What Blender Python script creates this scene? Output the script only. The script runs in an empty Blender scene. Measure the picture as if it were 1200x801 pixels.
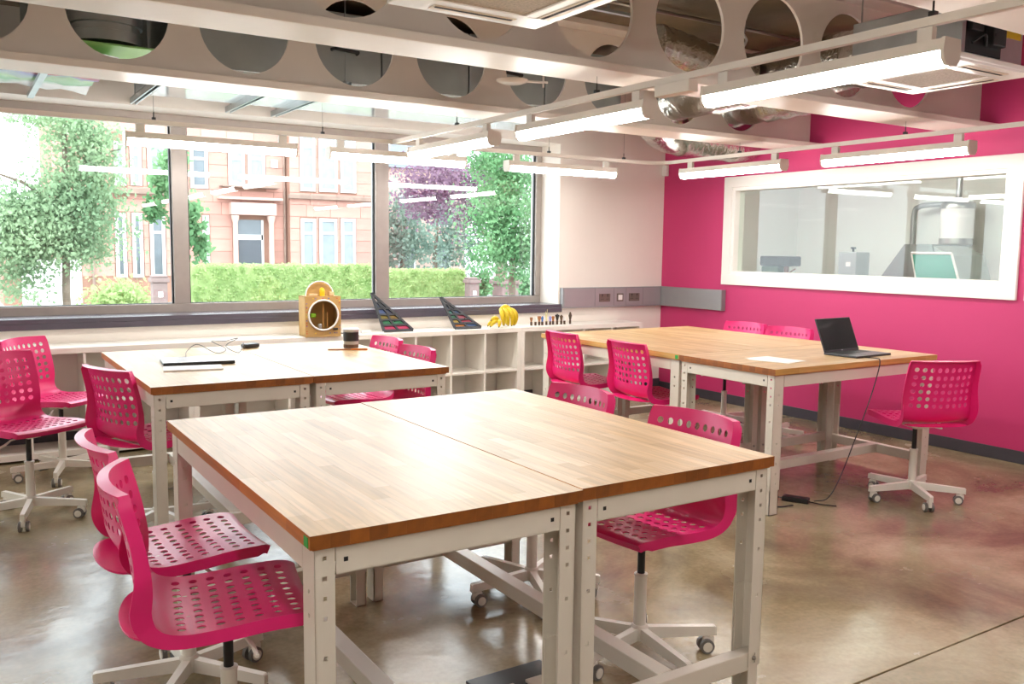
import bpy, bmesh, math, random
from mathutils import Vector, Matrix
random.seed(7)
S = bpy.context.scene
COL = S.collection
PI = math.pi
R = math.radians

# ------------------------------------------------------------------ camera
FPX, CH = 1030.0, 1.55
YAW, PITCH, ROLL = R(32.6), R(-6.05), R(0.7)
FW = Vector((math.sin(YAW)*math.cos(PITCH), math.cos(YAW)*math.cos(PITCH), math.sin(PITCH)))
_r = Vector((math.cos(YAW), -math.sin(YAW), 0)); _u = _r.cross(FW)
RT = _r*math.cos(ROLL)+_u*math.sin(ROLL); UP = -_r*math.sin(ROLL)+_u*math.cos(ROLL)
cd = bpy.data.cameras.new('camera'); cam = bpy.data.objects.new('camera', cd); COL.objects.link(cam)
cd.sensor_fit = 'HORIZONTAL'; cd.sensor_width = 36; cd.lens = FPX/1200*36; cd.clip_end = 300; cd.clip_start = .05
m = Matrix((RT, UP, -FW)).transposed().to_4x4(); m.translation = (0, 0, CH); cam.matrix_world = m
S.camera = cam
def ray(px, py): return FW+RT*((px-600)/FPX)-UP*((py-400.5)/FPX)
def aty(px, py, Y): d = ray(px, py); return d*(Y/d.y)+Vector((0, 0, CH))
def atx(px, py, X): d = ray(px, py); return d*(X/d.x)+Vector((0, 0, CH))

# ------------------------------------------------------------------ world (overcast sky), exposure
w = bpy.data.worlds.new('overcast_sky'); S.world = w; w.use_nodes = True
bg = w.node_tree.nodes['Background']; bg.inputs[0].default_value = (.86, .94, 1, 1); bg.inputs[1].default_value = 3.35
LAMP = 18.5
S.view_settings.view_transform = 'Standard'; S.view_settings.look = 'None'; S.view_settings.gamma = 1
S.view_settings.exposure = 1.12; S.view_settings.use_curve_mapping = False
S.cycles.max_bounces = 10; S.cycles.transparent_max_bounces = 24; S.cycles.sample_clamp_indirect = 6

# ------------------------------------------------------------------ materials
MATS = {}
def lin(h):
    c = [int(h[i:i+2], 16)/255 for i in (0, 2, 4)]
    return tuple(((x+.055)/1.055)**2.4 if x > .04045 else x/12.92 for x in c)+(1,)
def mat(name, col, rough=.5, metal=0, var=0, scale=8, bump=0, bscale=60, spec=.5, emit=0, coat=0, objvar=0):
    if name in MATS: return MATS[name]
    m = bpy.data.materials.new(name); m.use_nodes = True; MATS[name] = m
    N = m.node_tree.nodes; L = m.node_tree.links; p = N['Principled BSDF']
    c = lin(col) if isinstance(col, str) else tuple(col)+(1,)
    p.inputs['Base Color'].default_value = c; p.inputs['Roughness'].default_value = rough
    p.inputs['Metallic'].default_value = metal; p.inputs['Specular IOR Level'].default_value = spec
    p.inputs['Coat Weight'].default_value = coat; p.inputs['Coat Roughness'].default_value = .08
    if emit:
        p.inputs['Emission Color'].default_value = c; p.inputs['Emission Strength'].default_value = emit
    if var or bump or objvar:
        tc = N.new('ShaderNodeTexCoord')
        if var:
            n = N.new('ShaderNodeTexNoise'); n.inputs['Scale'].default_value = scale; n.inputs['Detail'].default_value = 6
            L.new(tc.outputs['Object'], n.inputs['Vector'])
            mr = N.new('ShaderNodeMapRange'); mr.inputs[1].default_value = .3; mr.inputs[2].default_value = .7
            mr.inputs[3].default_value = 1-var; mr.inputs[4].default_value = 1+var
            L.new(n.outputs[0], mr.inputs[0])
            last = mr.outputs[0]
        else:
            v = N.new('ShaderNodeValue'); v.outputs[0].default_value = 1; last = v.outputs[0]
        if objvar:
            oi = N.new('ShaderNodeObjectInfo'); mo = N.new('ShaderNodeMapRange')
            mo.inputs[3].default_value = 1-objvar; mo.inputs[4].default_value = 1+objvar
            L.new(oi.outputs['Random'], mo.inputs[0])
            mm = N.new('ShaderNodeMath'); mm.operation = 'MULTIPLY'; L.new(last, mm.inputs[0]); L.new(mo.outputs[0], mm.inputs[1]); last = mm.outputs[0]
        vm = N.new('ShaderNodeVectorMath'); vm.operation = 'SCALE'; vm.inputs[0].default_value = c[:3]; L.new(last, vm.inputs['Scale'])
        L.new(vm.outputs[0], p.inputs['Base Color'])
        if bump:
            nb = N.new('ShaderNodeTexNoise'); nb.inputs['Scale'].default_value = bscale; nb.inputs['Detail'].default_value = 4
            L.new(tc.outputs['Object'], nb.inputs['Vector'])
            b = N.new('ShaderNodeBump'); b.inputs['Strength'].default_value = bump; b.inputs['Distance'].default_value = .01
            L.new(nb.outputs[0], b.inputs['Height']); L.new(b.outputs[0], p.inputs['Normal'])
    return m

def glass_mat(name, tint=(1, 1, 1), ior=1.5, haze=0, refl=1.0):
    m = bpy.data.materials.new(name); m.use_nodes = True; MATS[name] = m
    N = m.node_tree.nodes; L = m.node_tree.links; N.clear()
    o = N.new('ShaderNodeOutputMaterial'); t = N.new('ShaderNodeBsdfTransparent'); t.inputs[0].default_value = tuple(tint)+(1,)
    g = N.new('ShaderNodeBsdfGlossy'); g.inputs['Roughness'].default_value = 0.0; f = N.new('ShaderNodeFresnel'); f.inputs[0].default_value = ior
    mu = N.new('ShaderNodeMath'); mu.operation = 'MULTIPLY'; mu.inputs[1].default_value = refl; L.new(f.outputs[0], mu.inputs[0])
    # reflect only at the outer face of the thin pane (the inner face would give false total reflection)
    ge = N.new('ShaderNodeNewGeometry'); su = N.new('ShaderNodeMath'); su.operation = 'SUBTRACT'; su.inputs[0].default_value = 1; L.new(ge.outputs['Backfacing'], su.inputs[1])
    m2 = N.new('ShaderNodeMath'); m2.operation = 'MULTIPLY'; m2.use_clamp = True; L.new(mu.outputs[0], m2.inputs[0]); L.new(su.outputs[0], m2.inputs[1]); mu = m2
    x = N.new('ShaderNodeMixShader'); L.new(mu.outputs[0], x.inputs[0]); L.new(t.outputs[0], x.inputs[1]); L.new(g.outputs[0], x.inputs[2])
    L.new(x.outputs[0], o.inputs[0])
    return m

def wood_mat(name, stops, rough=.37, seg=.42):
    """butcher block stave: segments along local Y, grain noise stretched along Y, tone from the object's random id"""
    m = bpy.data.materials.new(name); m.use_nodes = True; MATS[name] = m
    N = m.node_tree.nodes; L = m.node_tree.links; p = N['Principled BSDF']
    tc = N.new('ShaderNodeTexCoord'); sx = N.new('ShaderNodeSeparateXYZ'); L.new(tc.outputs['Object'], sx.inputs[0])
    oi = N.new('ShaderNodeObjectInfo')
    def math_(op, a, b):
        n = N.new('ShaderNodeMath'); n.operation = op
        for i, v in enumerate((a, b)):
            if isinstance(v, (int, float)): n.inputs[i].default_value = v
            elif v is not None: L.new(v, n.inputs[i])
        return n.outputs[0]
    off = math_('MULTIPLY', oi.outputs['Random'], 37.3)
    s = math_('FLOOR', math_('ADD', math_('DIVIDE', sx.outputs[1], seg), off), None)
    wn = N.new('ShaderNodeTexWhiteNoise'); wn.noise_dimensions = '2D'
    cb = N.new('ShaderNodeCombineXYZ'); L.new(s, cb.inputs[0]); L.new(off, cb.inputs[1]); L.new(cb.outputs[0], wn.inputs['Vector'])
    cr = N.new('ShaderNodeValToRGB'); L.new(wn.outputs['Value'], cr.inputs[0])
    e = cr.color_ramp.elements
    while len(e) < len(stops): e.new(.5)
    for i, h in enumerate(stops): e[i].position = i/(len(stops)-1); e[i].color = lin(h)
    mp = N.new('ShaderNodeMapping'); mp.inputs['Scale'].default_value = (70, 4, 70)
    cv = N.new('ShaderNodeVectorMath'); cv.operation = 'ADD'; L.new(tc.outputs['Object'], cv.inputs[0])
    cb2 = N.new('ShaderNodeCombineXYZ'); L.new(off, cb2.inputs[1]); L.new(off, cb2.inputs[0]); L.new(cb2.outputs[0], cv.inputs[1])
    L.new(cv.outputs[0], mp.inputs[0]); n = N.new('ShaderNodeTexNoise'); n.inputs['Detail'].default_value = 5; L.new(mp.outputs[0], n.inputs['Vector']); n.inputs['Scale'].default_value = 1
    mr = N.new('ShaderNodeMapRange'); mr.inputs[1].default_value = .3; mr.inputs[2].default_value = .7; mr.inputs[3].default_value = .80; mr.inputs[4].default_value = 1.12; L.new(n.outputs[0], mr.inputs[0])
    vm = N.new('ShaderNodeVectorMath'); vm.operation = 'SCALE'; L.new(cr.outputs[0], vm.inputs[0]); L.new(mr.outputs[0], vm.inputs['Scale'])
    L.new(vm.outputs[0], p.inputs['Base Color']); p.inputs['Roughness'].default_value = rough
    return m

def foliage_mat(name, c1, c2, scale=.8):
    m = bpy.data.materials.new(name); m.use_nodes = True; MATS[name] = m
    N = m.node_tree.nodes; L = m.node_tree.links; N.clear()
    o = N.new('ShaderNodeOutputMaterial'); d = N.new('ShaderNodeBsdfDiffuse'); t = N.new('ShaderNodeBsdfTranslucent')
    tc = N.new('ShaderNodeTexCoord'); n = N.new('ShaderNodeTexNoise'); n.inputs['Scale'].default_value = scale; n.inputs['Detail'].default_value = 8
    L.new(tc.outputs['Object'], n.inputs['Vector']); cr = N.new('ShaderNodeValToRGB'); L.new(n.outputs[0], cr.inputs[0])
    cr.color_ramp.elements[0].position = .3; cr.color_ramp.elements[1].position = .7
    cr.color_ramp.elements[0].color = lin(c1); cr.color_ramp.elements[1].color = lin(c2)
    L.new(cr.outputs[0], d.inputs[0]); L.new(cr.outputs[0], t.inputs[0])
    x = N.new('ShaderNodeMixShader'); x.inputs[0].default_value = .45; L.new(d.outputs[0], x.inputs[1]); L.new(t.outputs[0], x.inputs[2]); L.new(x.outputs[0], o.inputs[0])
    return m

def floor_mat():
    m = bpy.data.materials.new('polished_concrete'); m.use_nodes = True
    N = m.node_tree.nodes; L = m.node_tree.links; p = N['Principled BSDF']
    tc = N.new('ShaderNodeTexCoord')
    n1 = N.new('ShaderNodeTexNoise'); n1.inputs['Scale'].default_value = 1.1; n1.inputs['Detail'].default_value = 9; n1.inputs['Roughness'].default_value = .62; n1.inputs['Distortion'].default_value = .6
    L.new(tc.outputs['Object'], n1.inputs['Vector'])
    cr = N.new('ShaderNodeValToRGB'); e = cr.color_ramp.elements; e.new(.5)
    e[0].position = .32; e[0].color = lin('625440'); e[1].position = .5; e[1].color = lin('928264'); e[2].position = .68; e[2].color = lin('b2a588')
    L.new(n1.outputs[0], cr.inputs[0])
    n2 = N.new('ShaderNodeTexNoise'); n2.inputs['Scale'].default_value = 45; n2.inputs['Detail'].default_value = 5; L.new(tc.outputs['Object'], n2.inputs['Vector'])
    mr = N.new('ShaderNodeMapRange'); mr.inputs[1].default_value = .3; mr.inputs[2].default_value = .7; mr.inputs[3].default_value = .88; mr.inputs[4].default_value = 1.1; L.new(n2.outputs[0], mr.inputs[0])
    vm = N.new('ShaderNodeVectorMath'); vm.operation = 'SCALE'; L.new(cr.outputs[0], vm.inputs[0]); L.new(mr.outputs[0], vm.inputs['Scale'])
    L.new(vm.outputs[0], p.inputs['Base Color'])
    n3 = N.new('ShaderNodeTexNoise'); n3.inputs['Scale'].default_value = 2.3; n3.inputs['Detail'].default_value = 8; L.new(tc.outputs['Object'], n3.inputs['Vector'])
    mr2 = N.new('ShaderNodeMapRange'); mr2.inputs[1].default_value = .3; mr2.inputs[2].default_value = .7; mr2.inputs[3].default_value = .13; mr2.inputs[4].default_value = .30; L.new(n3.outputs[0], mr2.inputs[0])
    L.new(mr2.outputs[0], p.inputs['Roughness'])
    nb = N.new('ShaderNodeTexNoise'); nb.inputs['Scale'].default_value = 9; nb.inputs['Detail'].default_value = 6; L.new(tc.outputs['Object'], nb.inputs['Vector'])
    b = N.new('ShaderNodeBump'); b.inputs['Strength'].default_value = .10; b.inputs['Distance'].default_value = .02; L.new(nb.outputs[0], b.inputs['Height']); L.new(b.outputs[0], p.inputs['Normal'])
    return m

M_floor = floor_mat()
M_wall = mat('wall_paint', 'f0e9e0', .6, var=.015, scale=2, bump=.05, bscale=150)
M_pink = mat('pink_paint', 'c83670', .55, var=.03, scale=1.5, bump=.06, bscale=150)
M_soffit = mat('soffit_concrete', '7a6c58', .9, var=.12, scale=5, bump=.3, bscale=30)
M_skirt = mat('skirting_dark', '45424a', .5, var=.06)
M_beam = mat('beam_paint', 'ebe2d7', .36, var=.02, scale=6)
M_sill = mat('sill_dark', '55505a', .25, var=.05, scale=10)
M_alu = mat('window_aluminium', 'aba29c', .35, metal=.35, var=.04, scale=12)
M_gasket = mat('gasket_black', '20242a', .5, var=.1)
M_white = mat('white_laminate', 'f1ece3', .3, var=.012, scale=3)
M_whitegloss = mat('white_gloss_paint', 'f3efea', .25, var=.01, scale=3)
M_glass = glass_mat('window_glass', (.97, .99, .985), 1.5, refl=2.0)
M_iglass = glass_mat('partition_glass', (.9, .95, .92), 1.5, refl=1.5)
M_frame = mat('table_frame_paint', 'd8d0c2', .42, var=.02, scale=9)
M_wood = wood_mat('oak_stave', ['bb9560', 'c9a470', 'd3b284', 'c29c68', 'd8ba90'])
M_woodedge = wood_mat('oak_long_edge', ['b06a2a', 'c27c36', 'b87030', 'ca8640'], rough=.4)
M_end = mat('oak_end_grain', '8f5015', .45, var=.28, scale=16, bump=.1, bscale=120, objvar=.22)
M_woodpale = wood_mat('pale_oak_edge', ['c4964f', 'cfa25e', 'c89c58', 'd4ac6a'], rough=.4)
M_chair = mat('chair_pink_plastic', 'e41f74', .33, var=.02, scale=5, bump=.03, bscale=300)
M_base = mat('chair_white_metal', 'e6e1d6', .35, var=.02)
M_black = mat('black_plastic', '1a1a1c', .4, var=.1)
M_rubber = mat('grey_tyre', '6e6a66', .55, var=.08)
M_steel = mat('galvanised_steel', 'b9bfc1', .32, metal=.85, var=.10, scale=7)
M_galv = mat('galvanised_panel', 'a8adad', .42, metal=.5, var=.08, scale=4)
M_foil = mat('aluminium_foil', 'c9c5bd', .22, metal=1, var=.08, bump=.9, bscale=26)
M_bolt = mat('zinc_bolt', 'a9a6a0', .35, metal=.9, var=.05)
M_diff = mat('lamp_diffuser', (1.0, .975, .93), .5, emit=LAMP, var=0)
M_lampbody = mat('lamp_body', 'e9e2d8', .4, var=.01)
M_dark = mat('dark_void', '16181a', .7, var=.2)
M_paper = mat('paper', 'f5f2ee', .6, var=.015)
M_green = mat('green_sticker', '1f9d3d', .5, var=.06)
M_trunk = mat('dado_grey', '9a9a9c', .45, metal=.3, var=.03)
M_socket = mat('socket_steel', '7c7068', .4, metal=.5, var=.05)

# ------------------------------------------------------------------ mesh helpers
class MB:
    def __init__(s): s.v = []; s.f = []; s.m = []
    def add(s, vs, fs, mi=0):
        o = len(s.v); s.v += [tuple(v) for v in vs]; s.f += [tuple(i+o for i in f) for f in fs]; s.m += [mi]*len(fs); return s
    def box(s, x0, x1, y0, y1, z0, z1, mi=0, T=None):
        vs = [Vector((x, y, z)) for z in (z0, z1) for y in (y0, y1) for x in (x0, x1)]
        if T: vs = [T @ v for v in vs]
        return s.add(vs, [(0, 2, 3, 1), (4, 5, 7, 6), (0, 1, 5, 4), (2, 6, 7, 3), (0, 4, 6, 2), (1, 3, 7, 5)], mi)
    def bbox(s, x0, x1, y0, y1, z0, z1, b=.004, mi=0, T=None):
        """box with chamfered edges"""
        bm = bmesh.new(); bmesh.ops.create_cube(bm, size=1)
        for v in bm.verts: v.co = Vector(((x0+x1)/2+v.co.x*(x1-x0), (y0+y1)/2+v.co.y*(y1-y0), (z0+z1)/2+v.co.z*(z1-z0)))
        bmesh.ops.bevel(bm, geom=bm.edges[:], offset=b, segments=2, affect='EDGES', profile=.6)
        return s.bm(bm, mi, T)
    def bm(s, bm, mi=0, T=None):
        bm.verts.index_update()
        s.add([(T @ v.co if T else v.co.copy()) for v in bm.verts], [[v.index for v in f.verts] for f in bm.faces], mi); bm.free(); return s
    def cyl(s, p0, p1, r0, r1=None, n=14, mi=0, caps=True):
        p0, p1 = Vector(p0), Vector(p1); r1 = r0 if r1 is None else r1
        d = (p1-p0).normalized(); a = d.orthogonal().normalized(); b = d.cross(a)
        vs = [p+(a*math.cos(2*PI*i/n)+b*math.sin(2*PI*i/n))*r for p, r in ((p0, r0), (p1, r1)) for i in range(n)]
        fs = [(i, (i+1) % n, n+(i+1) % n, n+i) for i in range(n)]
        if caps: fs += [tuple(range(n))[::-1], tuple(range(n, 2*n))]
        return s.add(vs, fs, mi)
    def tube(s, pts, r, n=8, mi=0, caps=True):
        pts = [Vector(p) for p in pts]; rr = r if isinstance(r, (list, tuple)) else [r]*len(pts)
        vs = []; a = None
        for i, p in enumerate(pts):
            d = (pts[min(i+1, len(pts)-1)]-pts[max(i-1, 0)]).normalized()
            a = d.orthogonal().normalized() if a is None else (a-d*a.dot(d)).normalized(); b = d.cross(a)
            vs += [p+(a*math.cos(2*PI*k/n)+b*math.sin(2*PI*k/n))*rr[i] for k in range(n)]
        fs = [(i*n+k, i*n+(k+1) % n, (i+1)*n+(k+1) % n, (i+1)*n+k) for i in range(len(pts)-1) for k in range(n)]
        if caps: fs += [tuple(range(n))[::-1], tuple(range((len(pts)-1)*n, len(pts)*n))]
        return s.add(vs, fs, mi)
    def lathe(s, prof, c=(0, 0, 0), n=20, mi=0):
        vs = [(c[0]+r*math.cos(2*PI*k/n), c[1]+r*math.sin(2*PI*k/n), c[2]+z) for r, z in prof for k in range(n)]
        fs = [(i*n+k, i*n+(k+1) % n, (i+1)*n+(k+1) % n, (i+1)*n+k) for i in range(len(prof)-1) for k in range(n)]
        fs += [tuple(range(n))[::-1], tuple(range((len(prof)-1)*n, len(prof)*n))]
        return s.add(vs, fs, mi)
    def prism(s, poly, T, h, mi=0):
        """poly in local xy, extruded z 0..h, transformed by T"""
        n = len(poly); vs = [T @ Vector((x, y, z)) for z in (0, h) for x, y in poly]
        fs = [tuple(range(n))[::-1], tuple(range(n, 2*n))]+[(i, (i+1) % n, n+(i+1) % n, n+i) for i in range(n)]
        return s.add(vs, fs, mi)
    def mesh(s, name, mats, smooth=None):
        me = bpy.data.meshes.new(name); me.from_pydata(s.v, [], s.f)
        for m in (mats if isinstance(mats, (list, tuple)) else [mats]): me.materials.append(m)
        me.polygons.foreach_set('material_index', s.m)
        bm = bmesh.new(); bm.from_mesh(me); bmesh.ops.recalc_face_normals(bm, faces=bm.faces); bm.to_mesh(me); bm.free()
        if smooth is not None:
            me.polygons.foreach_set('use_smooth', [True]*len(me.polygons)); me.set_sharp_from_angle(angle=R(smooth))
        me.update(); return me
    def build(s, name, mats, parent=None, smooth=None): return obj(name, s.mesh(name, mats, smooth), parent)

def obj(name, me, parent=None, loc=None, rz=None):
    o = bpy.data.objects.new(name, me); COL.objects.link(o)
    if parent: o.parent = parent
    if loc is not None: o.location = loc
    if rz is not None: o.rotation_euler = (0, 0, rz)
    return o
def tag(o, label, cat, group=None, kind=None):
    if label: o['label'] = label
    if cat: o['category'] = cat
    if group: o['group'] = group
    if kind: o['kind'] = kind
    return o
def thing(name, loc, label, cat, group=None, rz=0):
    return tag(obj(name, None, None, loc, rz), label, cat, group)
def struct(o, label=None, cat=None):
    o['kind'] = 'structure'
    if label: o['label'] = label
    if cat: o['category'] = cat
    return o
def copy_tree(o, parent=None):
    c = o.copy(); COL.objects.link(c); c.parent = parent
    for ch in o.children: copy_tree(ch, c)
    return c
def B(*a, **k): return MB().box(*a, **k)

# ================================================================== ROOM SHELL
XR, YW, XL, YF, ZC = 6.68, 7.37, -3.5, -3.0, 3.22
WX0, WX1, WZ0, WZ1, WY = -3.42, 5.27, .95, 2.61, 7.70     # window opening, frame front plane
fl = struct(B(XL-.1, 9.7, YF-.1, 8.4, -.2, -.03).build('floor', M_floor), 'polished brown grey concrete workshop floor', 'floor')
for (x0, x1, y0, y1) in ((XL-.1, 9.7, 1.884, 8.4), (XL-.1, 9.7, YF-.1, 1.876)):
    MB().bbox(x0, x1, y0, y1, -.06, 0, .003).build('floor_slab', M_floor, fl)
struct(B(XL-.1, 9.7, YF-.1, 8.4, ZC, ZC+.2).build('ceiling', M_soffit), 'dark raw concrete soffit above the beams', 'ceiling')
wb = MB()
wb.box(XL-.1, XR+.1, YW, YW+.38, 0, .93); wb.box(XL-.1, XR+.1, YW, YW+.38, WZ1, ZC); wb.box(WX1, XR+.1, YW, YW+.38, .93, WZ1); wb.box(XL-.1, WX0, YW, YW+.38, .93, WZ1)
struct(wb.build('wall_back', M_wall), 'off white wall around the wide window', 'wall')
wp = MB(); PY0, PY1, PZ0, PZ1 = 3.55, 6.36, 1.28, 2.225
for a in ((YF-.1, YW, 0, PZ0), (YF-.1, YW, PZ1, ZC)): wp.box(XR, XR+.12, *a)
wp.box(XR, XR+.12, PY1, YW, PZ0, PZ1); wp.box(XR, XR+.12, 3.33, PY0, PZ0, PZ1); wp.box(XR, XR+.12, YF-.1, 1.6, PZ0, PZ1)
struct(wp.build('wall_right', M_pink), 'bright pink painted wall with glazed opening', 'wall')
struct(B(XL-.1, XL, YF-.1, YW, 0, ZC).build('wall_left', M_wall), 'plain white wall on the left side', 'wall')
struct(B(XL, XR, YF-.1, YF, 0, ZC).build('wall_front', M_wall), 'plain white wall behind the viewer', 'wall')
struct(MB().bbox(XR-.016, XR, YF, YW-.016, 0, .095, .004).build('baseboard_right', M_skirt), 'dark grey skirting along the pink wall', 'skirting')
struct(MB().bbox(XL, XR, YW-.016, YW, 0, .125, .004).build('baseboard_back', M_skirt), 'dark grey skirting behind the cube shelves', 'skirting')
# sill and window
si = MB(); si.bbox(WX0, WX1+.03, YW-.03, WY+.02, .955, .99, .004); si.bbox(WX0, WX1+.03, YW-.03, YW-.004, .908, .955, .004)
struct(si.build('trim_1', M_sill), 'dark grey window board below the wide window', 'window sill')
win = struct(obj('window_1', None, None, (0, WY, 0)), 'wide aluminium window of tall fixed panes facing the street', 'window')
fm = MB(); D = .09
fm.bbox(WX0, WX1, 0, D, .985, 1.06, .005); fm.bbox(WX0, WX1, 0, D, 2.545, WZ1, .005)
fm.build('window_frame', M_alu, win)
mull = [(-3.42, -3.35), (-1.93, -1.80), (-.175, -.045), (1.575, 1.702), (3.387, 3.525), (5.20, 5.27)]
for a, b in mull: MB().bbox(a, b, -.004, D+.004, 1.06, 2.545, .006).build('mullion', M_alu, win)
for i in range(5):
    a, b = mull[i][1], mull[i+1][0]
    p = B(a, b, .045, .053, 1.06, 2.545).build('pane', M_glass, win)
    g = MB()
    for q in ((a, a+.009, 1.06, 2.545), (b-.014, b, 1.06, 2.545), (a, b, 1.06, 1.066), (a, b, 2.537, 2.545)): g.box(q[0], q[1], .02, .043, q[2], q[3])
    g.build('gasket', M_gasket, p)

# glazed opening in the pink wall
def partition(name, y0, y1, label):
    t = struct(obj(name, None, None, (XR, 0, 0)), label, 'window')
    z0, z1 = 1.214, 2.292; fw = .105
    f = MB()
    for a in ((y0, y1, z0, z0+fw), (y0, y1, z1-fw, z1)): f.bbox(-.028, 0, *a, b=.006)
    for a in ((y0+.0005, y0+fw, z0+.002, z1-.002), (y1-fw, y1-.0005, z0+.002, z1-.002)): f.bbox(-.0272, 0, *a, b=.006)
    f.build('architrave', M_whitegloss, t)
    f = MB(); q = fw-.02
    for a in ((y0+q, y1-q, z0+q, z0+q+.055), (y0+q, y1-q, z1-q-.055, z1-q), (y0+q, y0+q+.055, z0+q+.05, z1-q-.05), (y1-q-.055, y1-q, z0+q+.05, z1-q-.05)): f.bbox(-.012, .125, *a, b=.006)
    f.build('window_frame', M_whitegloss, t)
    B(.055, .063, y0+q+.055, y1-q-.055, z0+q+.055, z1-q-.055).build('pane', M_iglass, t)
    return t
partition('window_2', 3.485, 6.45, 'white framed internal window looking into the machine workshop')
partition('window_3', 1.5, 3.425, 'white framed internal window at the right picture edge')

# ================================================================== STEEL BEAMS
HX0, HP, HR, HZ = .855, .7025, .268, 2.846
def beam(y, label):
    t = thing('steel_beam', (0, y, 0), label, 'beam', 'white cellular beams under the soffit')
    z0, z1 = 2.525, 3.19
    wbm = MB(); n = 40; th = .010
    k0 = math.ceil((XL-HX0)/HP+.5); xs = HX0+HP*(k0-.5); wbm.box(XL, xs, -th, th, z0, z1)
    k = k0
    while HX0+HP*(k+.5) <= XR-.001:
        cx = HX0+HP*k; ring = []; sq = []
        for i in range(n):
            a = 2*PI*i/n+PI/4; c, s_ = math.cos(a), math.sin(a); ring.append((cx+HR*c, HZ+HR*s_))
            mx = max(abs(c), abs(s_)); sx, sz = c/mx, s_/mx
            sq.append((cx+sx*HP/2, HZ+sz*((z1-HZ) if sz > 0 else (HZ-z0))))
        vs = [(x, yy, z) for yy in (-th, th) for (x, z) in ring+sq]
        fs = []
        for i in range(n):
            j = (i+1) % n
            fs += [(i, j, n+j, n+i), (2*n+i, 3*n+i, 3*n+j, 2*n+j), (i, 2*n+i, 2*n+j, j)]
        wbm.add(vs, fs); k += 1
    wbm.box(HX0+HP*(k-.5), XR, -th, th, z0, z1)
    wbm.build('beam_web', M_beam, t, 40)
    MB().bbox(XL, XR, -.165, .165, 2.482, 2.525, .006).build('bottom_flange', M_beam, t)
    MB().bbox(XL, XR, -.165, .165, 3.178, ZC, .006).build('top_flange', M_beam, t)
beam(5.45, 'white steel beam with round holes, next to the window wall')
beam(3.87, 'white steel beam with round holes, second from the window wall')
beam(1.93, 'white steel beam whose underside shows at the upper right corner')

# ================================================================== WORK TABLES
TZ = .875
NST = 16
SW = .8/NST
def stave_mesh(edge, i):
    mb = MB(); g = .0001
    bm = bmesh.new(); bmesh.ops.create_cube(bm, size=1)
    for v in bm.verts: v.co = Vector((v.co.x*(SW-2*g), v.co.y*1.6, v.co.z*.034))
    bm.normal_update()
    for f in bm.faces:
        n = f.normal
        f.material_index = 1 if abs(n.y) > .8 else (2 if abs(n.x) > .8 else 0)
    me = bpy.data.meshes.new('tabletop_stave'); bm.to_mesh(me); bm.free()
    for m in (M_wood, M_end, edge): me.materials.append(m)
    return me
STAVE = {'dark': stave_mesh(M_woodedge, 0), 'pale': stave_mesh(M_woodpale, 1)}

def holed_plate(mb, w, z0, z1, holes, T, th=.003, hs=.0055):
    """plate of width w (local x 0..w), local z z0..z1, square holes at (x,z); local y 0..th"""
    zs = sorted(holes); cuts = [z0]
    cur = z0; x = w/2
    for z in zs:
        if z-hs > cur: mb.box(0, w, 0, th, cur, z-hs, T=T)
        mb.box(0, x-hs, 0, th, z-hs, z+hs, T=T); mb.box(x+hs, w, 0, th, z-hs, z+hs, T=T); cur = z+hs
    mb.box(0, w, 0, th, cur, z1, T=T)

def leg_mesh():
    """C-channel post; local origin at the outer corner (0,0), channel spans x 0..0.055 (flange), y 0..0.08 (web on x=0)"""
    mb = MB(); I = Matrix.Identity(4)
    hz = [.81, .76, .71, .66, .56, .40, .19, .165]
    holed_plate(mb, .052, .15, .835, hz, I)                                     # front flange
    holed_plate(mb, .080, .15, .835, [.72, .66, .43, .37, .31, .25, .19], Matrix.Rotation(PI/2, 4, 'Z') @ Matrix.Translation((0, -.003, 0)))
    holed_plate(mb, .052, .15, .835, hz, Matrix.Translation((0, .077, 0)))
    # telescopic foot section
    mb.box(.004, .047, .004, .008, 0, .42); mb.box(.004, .008, .004, .076, 0, .42); mb.box(.004, .047, .072, .076, 0, .42); mb.box(.004, .047, .004, .076, 0, .004)
    return mb.mesh('leg', M_frame)
def mirror_mesh(me, sx, sy):
    c = me.copy(); c.transform(Matrix.Diagonal((sx, sy, 1, 1)))
    if sx*sy < 0: c.flip_normals()
    return c
_leg = leg_mesh()
LEGS = {(sx, sy): mirror_mesh(_leg, -sx, -sy) for sx in (-1, 1) for sy in (-1, 1)}
def _bolt():
    mb = MB(); mb.cyl((0, 0, 0), (0, -.006, 0), .008, n=6); mb.cyl((0, -.006, 0), (0, -.010, 0), .0045, n=8); return mb.mesh('bolt', M_bolt)
BOLT = _bolt()
ENDR = MB(); ENDR.box(-.330, .330, 0, .003, .765, .834); ENDR.box(-.330, .330, 0, .03, .831, .834); ENDR.box(-.33, .33, 0, .02, .765, .768)
ENDR = ENDR.mesh('end_apron', M_frame)
HOLE = MB().box(-.0055, .0055, -.0008, .0, -.0055, .0055).mesh('apron_hole', M_dark)
SIDER = MB(); SIDER.box(0, .003, -.7, .7, .765, .834); SIDER.box(0, .03, -.7, .7, .831, .834); SIDER = SIDER.mesh('side_apron', M_frame)
LOW = MB().bbox(-.38, .38, 0, .045, .135, .198, .004).mesh('end_stretcher', M_frame)
CEN = MB().bbox(-.03, .03, -.735, .735, .14, .2, .004).mesh('centre_stretcher', M_frame)
CORE = B(-.39, .39, -.79, .79, TZ-.040, TZ-.034).mesh('tabletop', M_woodedge)

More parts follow.
